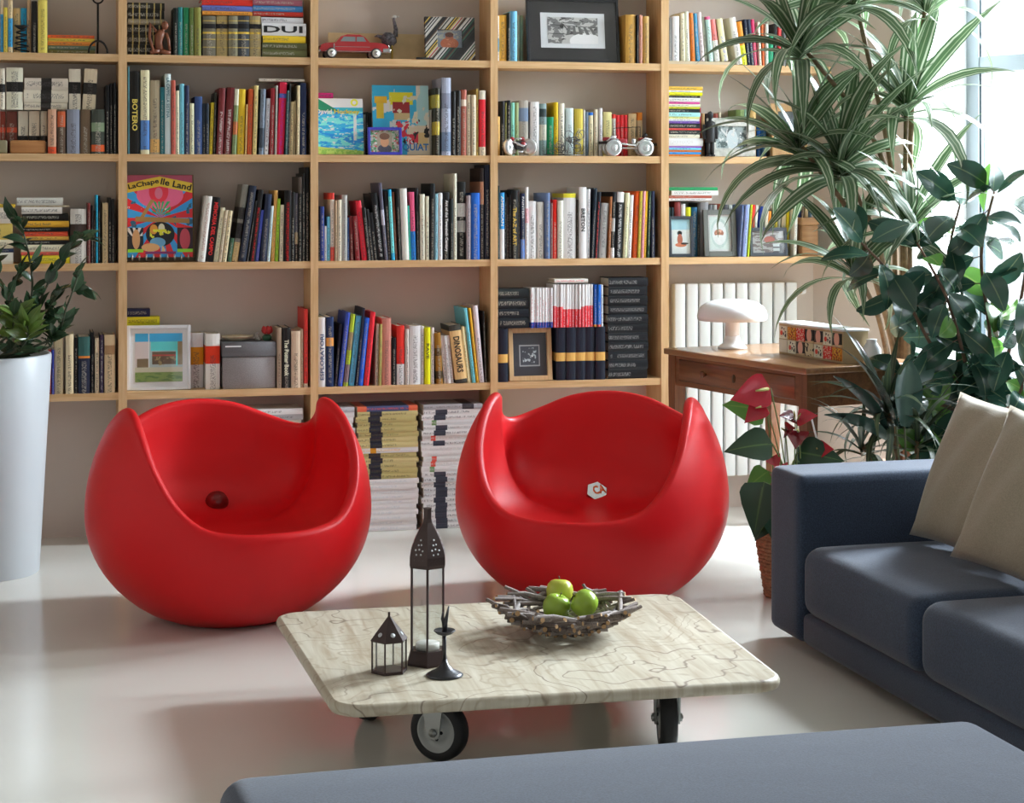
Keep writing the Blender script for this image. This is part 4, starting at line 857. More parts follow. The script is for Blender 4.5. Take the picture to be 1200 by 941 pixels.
text('David', 'lettering', mat('white_print', (.8, .8, .78), .5), t, .02, (-w*.33, -.0212, h*.765), (PI/2, 0, 0), fit=(w*.34, h*.085))
text('Hockney', 'lettering', mat('yellow_print', (.75, .62, .03), .5), t, .02, (w*.16, -.0212, h*.755), (PI/2, 0, 0), fit=(w*.54, h*.1))
x, w, h = span((360, 70), 5, 406, 740, 148, 566, YF)
pm = picmat('collage_cover', '2a90c8', [('rect', '8ab0bc', .78, 1, .4, 1), ('noise', 'b8b4a8', 4, .52, .78, 1, .3, 1), ('noise', 'c8c4b4', 3, .56, 0, .4, .6, 1), ('rect', 'd8b020', .3, .72, .72, .9), ('rect', 'd09a28', .07, .2, .52, .82), ('rect', 'c89020', .04, .26, .74, .84), ('rect', 'b4ac98', .6, 1, 0, .42), ('rect', '7a1c20', .36, .66, .6, .76), ('rect', 'a8946a', .38, .66, .5, .6), ('noise', 'c8b8a0', 7, .55, .3, .8, .4, .85), ('rect', 'd8a070', .78, .97, .1, .32), ('noise', 'b8283a', 6, .5, .35, .8, .15, .48), ('noise', '141414', 9, .6, .4, 1, .15, .6), ('noise', 'd8d0c0', 8, .58, .3, .8, .1, .5), ('rect', '2a90c8', 0, .28, 0, .45)], g=1.8)
t = cover_book('large art book shown face-out, blue and yellow abstract collage cover', w, h, .024, pm, (x, YF+.094, ROWS['B']+E5), 7)
text('BASQUIAT', 'lettering', mat('blue_print', (.03, .22, .6), .5), t, .02, (w*.12, -.0252, h*.1), (PI/2, 0, 0), fit=(w*.72, h*.12))
x, w, h = span((360, 70), 5, 362, 562, 400, 564, YF)
pm = picmat('portrait_print', '9a9a90', [('noise', '3a7a4a', 8, .5, 0, 1, 0, 1), ('noise', 'b03040', 8, .6, 0, 1, 0, 1), ('noise', 'd8d4c8', 9, .58, 0, 1, 0, 1), ('rect', '8a8070', .24, .76, .1, .92), ('ell', '3a3a48', .5, .16, .24, .2), ('ell', 'b08060', .5, .48, .15, .24), ('ell', '5a3a28', .5, .72, .18, .15)])
frame('small bright blue frame with a patterned portrait, before the collage cover', w, h, .011, .013, mat('cobalt_frame', (.05, .05, .45), .4), pm, (x, YF+.030, ROWS['B']+E5), 7)
# calendar with a spiral binding
x, w, h = span((140, 185), 5, 52, 436, 98, 610, YF)
pm = picmat('circus_cover', '2a80b8', [('rays', 'b02028', .5, .48, 14, 0, 1, 0, 1), ('noise', '24506a', 6, .62, 0, 1, .2, .9), ('noise', 'c8c0c0', 9, .66, 0, 1, .5, .85), ('ell', 'd05070', .5, .76, .36, .17), ('ell', 'c02838', .48, .8, .15, .14), ('ell', 'b05a70', .48, .78, .06, .07), ('rays', '2a8a50', .5, .52, 16, .38, .66, .52, .68), ('line', '8a6a38', -.03, .47, .03, .12, .95, 0, 1), ('line', '8a6a38', 1.3, .2, .04, .18, .42, .45, .7), ('rect', '141820', 0, .24, .06, .36), ('rect', '24101c', .76, 1, .06, .36), ('rays', 'c8c0c0', .12, .2, 12, 0, .23, .26, .36), ('ell', 'b08a60', .13, .22, .06, .12), ('ell', 'a03a48', .88, .22, .08, .13), ('rect', '7ab82a', 0, .24, .06, .1), ('rect', '7ab82a', .76, 1, .06, .1), ('ell', '101418', .5, .28, .22, .15), ('ell', 'd88030', .4, .34, .06, .06), ('ell', 'c8c0a0', .52, .35, .05, .06), ('noise', 'b8c830', 10, .56, .34, .68, .2, .34), ('ell', '5a90b0', .46, .18, .12, .06), ('ell', 'c09060', .35, .12, .14, .05), ('noise', 'c0a078', 7, .58, .28, .74, .06, .2), ('rect', '6a2858', .27, .74, .04, .07), ('rect', '8a3a50', 0, 1, .9, 1.1), ('line', 'c0a030', .16, .845, .06, -.1, .5, 0, 1.1), ('line', 'c0a030', -.16, 1.005, .06, .5, 1.1, 0, 1.1)], g=1.7)
t = thing('calendar', 'spiral-bound calendar with a red and blue circus-ray cover, shown face-out', 'calendar', (x, YF+.052, ROWS['C']+.0035), 0, None, rx=-math.radians(6))
hb = h*.045
MB().box(-w/2, w/2+.006, -.003, 0, hb, h).build('back_board', mat('dark_board', (.12, .09, .03), .7), t)
MB().box(-w/2, w/2, -.008, -.0032, hb, h-.003).build('page_block', M_page, t)
MB().box(-w/2, w/2, -.009, -.0082, hb, h-.003).build('front_cover', pm, t)
for k in range(9):
    xx = -w/2+w*(.07+.86*k/8)
    MB().tube([(xx, -.0045+.011*math.cos(a_), hb+.011*math.sin(a_)) for a_ in [PI*2*q/12 for q in range(13)]], .0035, 5, False).build('binding_ring', mat('silver_wire', (.6, .6, .6), .3, metal=.9), t)
for wd, cx_, sg in (('LaChape', .25, 1), ('lle Land', .75, -1)):
    text(wd, 'lettering', mat('black_print', (.015, .012, .012), .5), t, .03, (-w/2+w*cx_, -.0094, h*.885), (PI/2, -sg*math.atan(.16*h/w), 0), fit=(w*.48, h*.075))
# ---- boxes and trinkets
x, w, h = span((140, 320), 5, 604, 920, 400, 666, YF)
t = thing('storage_box', 'grey linen storage box with a darker lid, fourth shelf, second bay', 'box', (x, YF+.01, ROWS['D']+E5))
MB().rbox(-w/2+.003, w/2-.003, .003, .175, 0, h*.68, .003, 1).build('body', mat('grey_linen', (.30, .28, .28), .9, noise=.25, nscale=300), t)
MB().rbox(-w/2, w/2, 0, .178, h*.68+.001, h, .003, 1).build('lid', mat('slate_cloth', (.15, .15, .16), .8, noise=.1, nscale=200), t)
MB().box(-w/2+.012, -w/2+.075, -.0006, -.0001, h*.9, h*.93).build('label_strip', M_white, t)
zb = ROWS['D']+h+.001
xx = onY(140+695/5, 400, YF+.05).x
o = MB().lathe([(.02, 0), (.045, .006), (.062, .016), (.066, .022), (.061, .021), (.04, .012), (.001, .008)], 28, Matrix.Diagonal((1, .7, 1, 1))).build('shell_dish', mat('cream_shell', (.55, .46, .30), .45, noise=.15, nscale=40), None, (xx, YF+.08, zb)); tag(o, 'cream shallow dish on the grey linen box', 'dish')
xx = onY(140+812/5, 400, YF+.05).x
o = MB().lathe([(.001, 0), (.011, .002), (.013, .012), (.009, .02), (.001, .022)], 14, cap=False).lathe([(.001, .018), (.008, .022), (.009, .03), (.001, .037)], 12, cap=False).build('trinket', mat('spotted_ceramic', (.4, .38, .34), .4, noise=.9, nscale=90), None, (xx, YF+.07, zb)); tag(o, 'tiny black and white spotted ceramic figure on the grey box', 'figurine')
xx = onY(140+866/5, 400, YF+.05).x
t = thing('toy_tulip', 'red toy tulip with green leaves on the grey linen box', 'toy', (xx, YF+.06, zb))
MB().lathe([(.012, 0), (.018, .006), (.02, .016), (.01, .026)], 14).build('leaf_cup', mat('toy_green', (.03, .12, .06), .5), t)
for k in range(5):
    a_ = 2*PI*k/5; MB().lathe([(.001, -.016), (.010, -.010), (.013, 0), (.008, .012), (.001, .018)], 10, T(.012*math.cos(a_), .012*math.sin(a_), .042) @ Rz(a_) @ Ry(.25), cap=False).build('petal', mat('toy_red', (.45, .02, .02), .45), t)
# boxes in the leftmost bay
x, w, h = span((0, 0), 4.706, 55, 252, 768, 842, YF)
o = MB().rbox(-w/2, w/2, -.03, .032, 0, h, .008, 3).build('wooden_box', wood('orange_wood', (.42, .17, .05), (.55, .26, .09), 'X', 6), None, (x, YF+.04, ROWS['B']+E5)); tag(o, 'orange-brown wooden box before the portrait books, second shelf, leftmost bay', 'box')
x, w, h = span((0, 0), 4.706, -40, 40, 768, 842, YF)
o = MB().rbox(-w/2, w/2, -.03, .032, 0, h, .006, 3).build('tin_box', mat('khaki_tin', (.28, .24, .13), .5), None, (x, YF+.04, ROWS['B']+E5)); tag(o, 'khaki tin box cut by the left picture edge, second shelf', 'box')
M_iron = mat('black_iron', (.012, .011, .011), .5, metal=.4)
xx = onY(530/4.706, 50, YF+.02).x+.007; zA = ROWS['A']+E5
t = thing('iron_stand', 'tall black iron ring stand beside the flat books, top shelf, leftmost bay', 'stand', (xx, YF+.02, zA))
MB().tube([(.036*math.cos(a_), -.01, .048*math.sin(a_)+.003) for a_ in [PI*q/10 for q in range(11)]], .004, 8).tube([(.0, .045*math.cos(a_), .048*math.sin(a_)+.003) for a_ in [PI*q/20 for q in range(11)]], .004, 8).build('base', M_iron, t)
MB().tube([(0, 0, .045), (0, 0, .20)], .0042, 8).build('stem', M_iron, t)
MB().tube([(.02*math.cos(a_), 0, .219+.02*math.sin(a_)) for a_ in [2*PI*q/20 for q in range(21)]], .0035, 8, False).build('ring', M_iron, t)
xx = onY(118/4.706, 50, YF+.02).x
t = thing('spiral_candlestick', 'black wire spiral candlestick before the blue book, top shelf, leftmost bay', 'candlestick', (xx, YF+.012, zA))
MB().tube([((.028-.012*q/60)*math.cos(q*.42), .010*math.sin(q*.42), .004+.085*q/60) for q in range(61)], .003, 6).build('spiral', M_iron, t)
MB().lathe([(.003, .088), (.012, .092), (.028, .104), (.027, .106), (.004, .095)], 16, Matrix.Diagonal((1, .38, 1, 1))).build('cup', M_iron, t)
# seated wooden figure
M_fig = mat('red_brown_wood', (.22, .07, .03), .45, noise=.2, nscale=40)
xx = onY(140+240/5, 50, YF+.02).x
fg = MB()
fg.lathe([(.001, -.018), (.010, -.014), (.0145, 0), (.011, .013), (.001, .017)], 14, T(.022, 0, .118), cap=False)
fg.tube([(.018, 0, .103), (.012, .002, .095)], [.006, .008], 10).tube([(.012, .002, .097), (.0, .004, .075), (-.002, .006, .05), (.002, .006, .022)], [.014, .019, .015, .017], 12)
fg.tube([(-.010, .0, .092), (-.034, -.002, .125), (-.038, -.004, .07), (-.022, -.006, .012)], [.007, .0065, .006, .005], 9)
fg.tube([(.026, 0, .088), (.036, -.002, .06), (.040, -.004, .02)], [.007, .006, .005], 9)
fg.tube([(0, .004, .018), (-.02, 0, .014), (-.036, -.002, .009)], [.012, .010, .007], 9).tube([(.004, .004, .018), (.025, 0, .013), (.044, -.002, .009)], [.012, .010, .007], 9)
o = fg.build('wooden_figurine', M_fig, None, (xx-.005, YF+.014, zA-.001)); tag(o, 'seated red-brown wooden figurine before the dark stacked volumes', 'figurine')
# standing black figurine
xx = onY(770+296/4.705, 150, YF+.01).x
fg = MB(); 
for s in (-1, 1): fg.tube([(s*.009, 0, .004), (s*.009, 0, .05), (s*.008, 0, .085)], [.009, .009, .011], 10).tube([(s*.024, 0, .135), (s*.03, .0, .10), (s*.026, -.006, .075)], [.009, .008, .007], 9).rbox(s*.009-.008, s*.009+.008, -.018, .008, 0, .008, .002, 1)
fg.tube([(0, 0, .06), (0, 0, .085), (0, 0, .12), (0, 0, .145), (0, 0, .152)], [.025, .022, .023, .022, .010], 14).tube([(0, 0, .150), (0, 0, .16)], .008, 10).lathe([(.001, -.017), (.010, -.012), (.0135, 0), (.0125, .012), (.001, .019)], 12, T(0, -.002, .174), cap=False)
o = fg.build('statuette', mat('black_bronze', (.018, .019, .022), .5), None, (xx-.004, YF+.006, ROWS['B']+E5)); tag(o, 'small black standing statuette in a coat before the rustic white frame', 'statuette')
# ---- red toy car
def toy_car():
    p0, p1 = onY(360+66/5, 60, YF+.03), onY(360+478/5, 60, YF+.03); Lc = p1.x-p0.x; s = Lc/.285
    t = thing('toy_car', 'red vintage toy car with whitewall wheels and chrome bumper', 'toy car', ((p0.x+p1.x)/2+.002, YF+.06, zA))
    body = [(-.142, .026), (-.142, .046), (-.125, .060), (-.07, .064), (.04, .066), (.10, .064), (.128, .058), (.138, .045), (.138, .026)]
    MX = Matrix(((1, 0, 0, 0), (0, 0, 1, 0), (0, 1, 0, 0), (0, 0, 0, 1)))
    red = mat('toy_car_red', (.42, .015, .018), .25, coat=.6)
    bm = bmesh.new(); mb = MB(); mb.prism(body, -.05, .05, MX); me = mb.mesh('b', None); bm.from_mesh(me); bmesh.ops.bevel(bm, geom=[e for e in bm.edges], offset=.005, segments=2, affect='EDGES'); bm.verts.ensure_lookup_table()
    MB().add([v.co*s for v in bm.verts], [[v.index for v in f.verts] for f in bm.faces], True).build('body', red, t, sharp=40); bm.free()
    roof = [(-.075, .0645), (-.055, .088), (-.03, .096), (.02, .096), (.04, .088), (.062, .0655)]
    MB().prism([(x_*s, z_*s) for x_, z_ in roof], -.038*s, .038*s, MX).build('roof', red, t)
    for a_, b_ in (((-.058, .0665), (.003, .0665)), ((.008, .0665), (.048, .0665))):
        q = [(a_[0], .068), (b_[0], .068), (b_[0]-(.012 if b_[0] > .02 else 0), .087), (a_[0]+(.014 if a_[0] < 0 else 0), .087)]
        MB().prism([(x_*s, z_*s) for x_, z_ in q], -.0388*s, -.0381*s, MX).build('window', mat('toy_glass', (.22, .26, .26), .15), t)
    for x_ in (-.095, .085):
        for y_ in (-.047, .047):
            M = T(x_*s, y_*s, .021*s) @ Rx(PI/2)
            w_ = bpy.data.objects.new('wheel', MB().lathe([(.014*s, -.008), (.0205*s, -.008), (.021*s, 0), (.0205*s, .008), (.014*s, .008)], 24, M).mesh('tyre', M_rub)); COL.objects.link(w_); w_.parent = t
            MB().lathe([(.016*s, -.0086), (.016*s, .0086)], 20, M).build('whitewall', mat('whitewall', (.7, .68, .6), .5), w_)
            MB().lathe([(.008*s, -.0095), (.008*s, .0095)], 16, M).build('hubcap', MATS['chrome'], w_)
    MB().rbox(.112*s, .146*s, -.052*s, .052*s, .024*s, .042*s, .004, 2).build('bumper', MATS['chrome'], t)
    MB().rbox(-.148*s, -.139*s, -.05*s, .05*s, .024*s, .034*s, .003, 2).build('bumper', MATS['chrome'], t)
    MB().box(-.12*s, .1*s, -.0512*s, -.0502*s, .0265*s, .0285*s).box(-.085*s, .06*s, -.0512*s, -.0502*s, .045*s, .0465*s).box(-.087*s, -.083*s, -.0512*s, -.0502*s, .0285*s, .058*s).build('chrome_trim', MATS['chrome'], t)
    for y_ in (-.036, .036): MB().lathe([(.001, .006), (.009*s, .003), (.010*s, 0)], 14, T(.1375*s, y_*s, .05*s) @ Ry(PI/2), cap=False).build('headlamp', MATS['chrome'], t)
toy_car()
# bird figurine
p = onY(360+485/5, 60, YF+.13)
t = thing('bird_figurine', 'long-necked black and white speckled bird figurine behind the red toy car', 'figurine', (p.x, YF+.115, zA))
sk = mat('speckled', (.10, .10, .12), .4, noise=1.0, nscale=110)
Mb = T(-.008, 0, .088) @ Ry(.35) @ Matrix.Diagonal((1.35, .8, 1, 1))
MB().lathe([(.001, -.03), (.018, -.024), (.027, 0), (.018, .022), (.001, .03)], 18, Mb, cap=False).build('body', sk, t)
MB().tube([(.018, 0, .10), (.022, 0, .13), (.014, 0, .165), (.012, 0, .178)], [.012, .009, .006, .005], 10).build('neck', sk, t)
MB().tube([(.004, 0, .176), (.014, 0, .182), (.024, 0, .182)], [.003, .007, .006], 10).tube([(.024, 0, .182), (.036, 0, .184)], [.004, .002], 8).build('head', mat('bird_white', (.6, .6, .58), .5), t)
MB().tube([(-.035, 0, .095), (-.055, 0, .102), (-.068, 0, .098)], [.010, .006, .002], 8).build('tail', sk, t)
for y_ in (-.008, .008): MB().tube([(.004, y_, .066), (.006, y_, .03), (.006, y_, .003), (.018, y_, .002)], .003, 7).build('leg', mat('bird_yellow', (.5, .35, .05), .5), t)
# ---- metal toys on the fourth bay's second shelf
zB = ROWS['B']+E5; M_sil = mat('silver_tin', (.72, .74, .76), .25, metal=.7); M_tinred = mat('tin_red', (.35, .03, .04), .35)
p = onY(570+212/5.4545, 180, YF+.03)
t = thing('toy_tractor', 'silver toy vehicle seen from the front, before the grey books', 'toy', (p.x, YF+.034, zB))
for s, rz_ in ((-1, .55), (1, -.55)):
    M = T(s*.040, -.002, .036) @ Rz(rz_) @ Rx(PI/2)
    w_ = MB().lathe([(.020, -.010), (.034, -.010), (.036, -.004), (.036, .004), (.034, .010), (.020, .010)], 28, M).build('wheel', M_sil, t)
    MB().lathe([(.001, .016), (.010, .015), (.018, .0105), (.022, .010)], 20, M @ Rx(PI), cap=False).lathe([(.001, .016), (.010, .015), (.018, .0105), (.022, .010)], 20, M, cap=False).build('hub', M_sil, w_)
MB().rbox(-.018, .018, -.016, .02, .024, .062, .005, 2).build('body', mat('tin_black', (.03, .03, .032), .35), t)
MB().tube([(-.036, .0, .05), (-.024, -.012, .058), (-.008, -.018, .046), (.012, -.018, .040), (.030, -.01, .05)], .005, 8).build('front_axle', M_sil, t)
MB().lathe([(.001, .004), (.010, .003), (.011, 0)], 16, T(.012, -.017, .048) @ Rx(PI/2), cap=False).build('badge', M_tinred, t)
for x_ in (-.032, .012): MB().lathe([(.001, .006), (.008, .003), (.009, -.003), (.004, -.008)], 14, T(x_, -.008, .07) @ Rx(PI/2), cap=False).build('headlamp', M_tinred, t)
MB().rbox(-.024, .008, -.012, .0, .068, .074, .001, 1).rbox(-.01, .012, -.018, -.012, .012, .02, .001, 1).build('plate', M_sil, t)
p = onY(570+905/5.4545, 180, YF+.03)
t = thing('toy_vintage_car', 'silver and red open vintage toy car before the red books', 'toy car', (p.x, YF+.034, zB))
for x_ in (-.070, .072):
    for y_ in (-.026, .024):
        M = T(x_, y_, .035) @ Rx(PI/2); r_ = .035
        w_ = MB().lathe([(.024, -.005), (.033, -.006), (.035, -.002), (.035, .002), (.033, .006), (.024, .005)], 28, M).build('wheel', M_sil, t)
        MB().lathe([(.004, -.008), (.012, -.006), (.024, -.002), (.024, .002), (.012, .006), (.004, .008)], 20, M).build('hub', M_sil, w_)
MB().rbox(-.085, .09, -.014, .014, .030, .038, .003, 1).tube([(-.10, -.024, .062), (-.085, -.024, .075), (-.06, -.024, .074), (-.035, -.024, .052), (.03, -.024, .045), (.045, -.024, .06), (.07, -.024, .076), (.10, -.024, .07)], .004, 7).build('chassis', M_sil, t)
MB().rbox(-.108, -.06, -.016, .016, .064, .08, .004, 2).build('bonnet', M_tinred, t); MB().rbox(-.045, -.005, -.018, .018, .044, .074, .005, 2).build('seat', M_tinred, t); MB().rbox(.05, .078, -.017, .017, .064, .078, .004, 2).build('rear_seat', M_tinred, t)
MB().rbox(-.082, -.058, -.022, -.0165, .072, .086, .002, 1).build('number_plate', M_sil, t); MB().rbox(.012, .030, -.02, -.008, .046, .074, .003, 1).build('engine', M_sil, t)
MB().tube([(-.058, -.018, .076), (-.058, -.018, .118), (.05, -.018, .124), (.05, -.018, .08)], .0016, 6).tube([(-.058, .018, .076), (-.058, .018, .118), (.05, .018, .124), (.05, .018, .08)], .0016, 6).tube([(.03, -.018, .078), (.03, -.018, .122)], .0016, 6).build('canopy_frame', M_iron, t)
M_tb = mat('tin_black', (.03, .03, .032), .35)
MB().tube([(.088, .0, .04), (.10, .0, .05), (.128, 0, .05)], .008, 10).build('exhaust', M_tb, t); MB().tube([(.066, -.005, .076), (.068, -.005, .084), (.082, -.01, .094)], [.004, .006, .008], 10).build('horn', M_tb, t); MB().tube([(-.128, 0, .056), (-.09, 0, .058), (-.08, 0, .066)], .006, 8).build('starter_crank', M_tb, t)
# wire tangle
p = onY(570+520/5.4545, 180, YF+.03)
t = thing('wire_sculpture', 'tangled grey wire sculpture between the two silver toys', 'sculpture', (p.x-.002, YF+.034, zB))
rg = random.Random(3)
for k in range(16):
    cx = rg.uniform(-.05, .06); cz = rg.uniform(.012, .06); pts = []
    if k < 9: cx = rg.uniform(.0, .06); cz = rg.uniform(.02, .09)
    ra, rb, ph = rg.uniform(.008, .026), rg.uniform(.006, .02), rg.uniform(0, 6)
    for q in range(19):
        a_ = 2*PI*q/14+ph; pts.append((cx+ra*math.cos(a_)+.0008*q, rg.uniform(-.006, .006)+.016*math.sin(a_+k), max(.003, cz+rb*math.sin(a_))))
    MB().tube(pts, .0014, 5).build('wire', mat('grey_wire', (.16, .17, .18), .35, metal=.8), t)
for k in range(5): MB().tube([(-.09+.03*k, rg.uniform(-.02, .01), .002), (-.085+.03*k, 0, .03+.012*k), (-.06+.03*k, 0, .02)], .0014, 5).build('wire', MATS['grey_wire'], t)
MB().tube([(-.1, 0, .004), (0, 0, .004), (.075, 0, .004)], .0026, 6).build('base_wire', MATS['grey_wire'], t)
# ================================================================ RADIATOR
xa, xb = onY(786, 400, YW-.06).x, onY(931, 400, YW-.06).x
zt_, zb_ = onY(860, 331, YW-.06).z, onY(860, 556, YW-.06).z
rad = thing('radiator', 'white ribbed wall radiator under the rightmost bookcase bay', 'radiator', ((xa+xb)/2, YW-.06, zb_))
M_rad = mat('radiator_white', (.74, .76, .74), .35)
n_ = 10; pw = (xb-xa)/n_
sec = MB().rbox(-pw/2+.0035, pw/2-.0035, -.04, -.012, 0, zt_-zb_, .006, 2).rbox(-.012, .012, -.012, .045, .02, zt_-zb_-.004, .004, 1).mesh('section', M_rad)
for k in range(n_):
    o = bpy.data.objects.new('radiator_section', sec); COL.objects.link(o); o.parent = rad; o.location = (-(xb-xa)/2+pw*(k+.5), 0, 0)
MB().tube([(-(xb-xa)/2+.01, .0, .05), ((xb-xa)/2-.01, 0, .05)], .016, 10).tube([(-(xb-xa)/2+.01, .0, zt_-zb_-.04), ((xb-xa)/2-.01, 0, zt_-zb_-.04)], .016, 10).build('header_pipe', M_rad, rad)
MB().tube([((xb-xa)/2, 0, zt_-zb_-.04), ((xb-xa)/2+.04, 0, zt_-zb_-.04)], .009, 10).tube([((xb-xa)/2+.014, -.03, zt_-zb_-.04), ((xb-xa)/2+.014, .012, zt_-zb_-.04)], .012, 10).build('valve', mat('brass', (.5, .36, .16), .35, metal=.9), rad)
MB().lathe([(.015, -.012), (.017, 0), (.013, .014)], 16, T((xb-xa)/2+.036, 0, zt_-zb_-.04) @ Ry(PI/2)).build('valve_knob', M_rad, rad)
MB().box(-.25, -.22, -.012, .058, -.03+.06, .02+.06).box(.22, .25, -.012, .058, .03, .08).box(-.25, -.22, .02, .058, .6, .64).box(.22, .25, .02, .058, .6, .64).build('bracket', M_rad, rad)
# ================================================================ DESK
M_desk = wood('walnut_desk', (.13, .045, .016), (.24, .10, .04), 'X', 5, .35, coat=.3); M_desktop = wood('walnut_top', (.24, .11, .045), (.36, .19, .08), 'X', 5, .3, coat=.4)
M_deskz = wood('walnut_leg', (.13, .045, .016), (.22, .09, .035), 'Z', 5, .4, coat=.2)
DL, DD, DH = .935, .52, .75
desk = thing('desk', 'old dark walnut writing desk with one drawer and tapered legs', 'desk', (2.53, 7.20, 0), math.atan2(-.975, .222))
MB().rbox(-.015, DL+.015, -.015, DD+.015, DH-.024, DH, .005, 2).build('desktop', M_desktop, desk)
LG = .05
for lx, ly in ((0, 0), (DL-LG, 0), (0, DD-LG), (DL-LG, DD-LG)):
    cx, cy = lx+LG/2, ly+LG/2; vs = []
    for z_, hw in ((0, .016), (.60, LG/2), (DH-.0245, LG/2)): vs += [(cx+a_*hw, cy+b_*hw, z_) for a_, b_ in ((-1, -1), (1, -1), (1, 1), (-1, 1))]
    MB().add(vs, [(3, 2, 1, 0), (8, 9, 10, 11)]+[(4*i+j, 4*i+(j+1) % 4, 4*i+4+(j+1) % 4, 4*i+4+j) for i in range(2) for j in range(4)]).build('leg', M_deskz, desk)
AZ = .605
MB().box(LG, DL-LG, .004, .020, AZ, .625).box(LG, DL-LG, .004, .020, .712, DH-.0245).box(LG, .075, .004, .02, .625, .712).box(DL-.075, DL-LG, .004, .02, .625, .712).build('apron', M_desk, desk)
MB().box(LG, DL-LG, DD-.022, DD-.006, AZ, DH-.0245).build('apron', M_desk, desk)
for x_ in (.006, DL-.022): MB().box(x_, x_+.016, LG, DD-LG, AZ, DH-.0245).build('apron', M_desk, desk)
dr = MB().rbox(.0765, DL-.0765, .001, .3, .627, .710, .003, 1).build('drawer', M_desk, desk)
for x_ in (.27, DL-.27): MB().lathe([(.006, 0), (.007, .008), (.014, .014), (.013, .022), (.001, .026)], 16, T(x_, .001, .668) @ Rx(PI/2)).build('knob', M_deskz, dr)
MB().lathe([(.011, 0), (.011, .002)], 16, T(DL/2, .001, .668) @ Rx(PI/2) @ Matrix.Diagonal((1, 1.5, 1, 1))).build('keyhole_plate', mat('dark_brass', (.08, .06, .03), .4, metal=.8), dr)
# lamp
lp = onZ(858, 408, DH)
lamp = thing('table_lamp', 'white mushroom-shaped table lamp on the walnut desk', 'lamp', (lp.x, lp.y, DH+.0005))
M_lamp = mat('white_lacquer', (.86, .87, .88), .22, coat=.3)
MB().lathe([(.058, 0), (.058, .006), (.050, .012), (.036, .022), (.031, .036), (.030, .05)], 36).build('base', M_lamp, lamp)
MB().lathe([(.030, .05), (.030, .125), (.026, .135)], 32).build('stem', M_lamp, lamp)
MB().lathe([(.134, .112), (.140, .117), (.142, .130), (.138, .150), (.126, .170), (.105, .184), (.075, .193), (.04, .198), (.001, .199)], 48, cap=False).lathe([(.001, .192), (.04, .191), (.075, .186), (.10, .178), (.12, .165), (.131, .148), (.135, .130), (.134, .112)], 48, cap=False).build('shade', M_lamp, lamp)
# long box with two rows of picture drawers
pa, pb = onZ(912, 414, DH), onZ(1003, 429, DH)
dv = (pb-pa); BL = .475; an = math.atan2(dv.y, dv.x); BH = .125
bx = thing('drawer_box', 'long white-topped box with two rows of small picture drawers on the desk', 'box', (pa.x, pa.y, DH+.0005), an)
MB().box(0, BL, .004, .11, 0, BH-.008).build('body', mat('pale_wood', (.55, .42, .24), .5), bx)
MB().rbox(-.004, BL+.004, -.004, .114, BH-.0075, BH, .002, 1).build('lid', mat('lid_white', (.85, .87, .88), .35), bx)
dpics = [picmat('drawer_a', 'c0bcac', [('ell', 'b83a28', .3, .45, .16, .2), ('noise', '1a1818', 5, .52, .3, .9, .1, .95)]), picmat('drawer_b', 'b8701c', [('noise', '7a2810', 7, .5, 0, 1, 0, 1), ('noise', 'd8b040', 9, .58, 0, 1, 0, 1)]), picmat('drawer_c', 'b81c18', [('noise', 'd8a898', 8, .55, 0, 1, 0, 1)]), picmat('drawer_d', '101010', [('ell', 'c09080', .5, .55, .3, .55), ('diag', '0c0c0c', -1.2, .5), ('diag', 'b09878', .1, .06)]), picmat('drawer_e', 'b0a488', [('noise', '1a1814', 4, .55, 0, 1, 0, 1)]), picmat('drawer_f', 'b4b0a4', [])]
order = [[0, 1, 2, 3, 3, 0, 3], [5, 0, 3, 4, 0, 2, 1]]
cw = (BL-.012)/7; chh = (BH-.02)/2
for r_ in range(2):
    for k in range(7):
        MB().box(.006+cw*k+.0025, .006+cw*(k+1)-.0025, -.001, .02, .006+chh*(1-r_)+.002, .006+chh*(2-r_)-.002).build('drawer', dpics[order[r_][k]], bx)
vp = onZ(1013, 421, DH)
vz = thing('vase', 'small glossy white round vase at the far end of the desk', 'vase', (3.033, 6.375, DH+.0005))
MB().lathe([(.018, 0), (.028, .006), (.036, .03), (.034, .055), (.022, .074), (.018, .084), (.021, .090)], 28).build('body', M_lamp, vz)
# low wooden cabinet by the window
cp = atD(1166, 480, 6.45)
cb = thing('low_cabinet', 'low dark wooden cabinet behind the sofa at the right edge', 'cabinet', (3.42, 5.62, 0), math.radians(-25))
M_cab = wood('brown_cabinet', (.10, .055, .02), (.17, .095, .04), 'X', 5, .4)
CW, CD, CHT = .8, .36, .765
MB().box(0, CW, 0, CD, .05, CHT-.03).build('body', M_cab, cb)
MB().rbox(-.02, CW+.02, -.02, CD+.01, CHT-.0295, CHT, .006, 2).build('worktop', M_cab, cb)
for k in range(2):
    x0, x1 = .03+k*.375, .03+k*.375+.365; d_ = MB().box(x0, x1, -.018, -.001, .09, CHT-.06).build('door', M_cab, cb)
    MB().box(x0+.05, x1-.05, -.026, -.0185, .14, CHT-.11).build('panel', M_cab, d_)
for x_ in (.03, CW-.07):
    for y_ in (.03, CD-.07): MB().box(x_, x_+.04, y_, y_+.04, 0, .0495).build('foot', M_cab, cb)
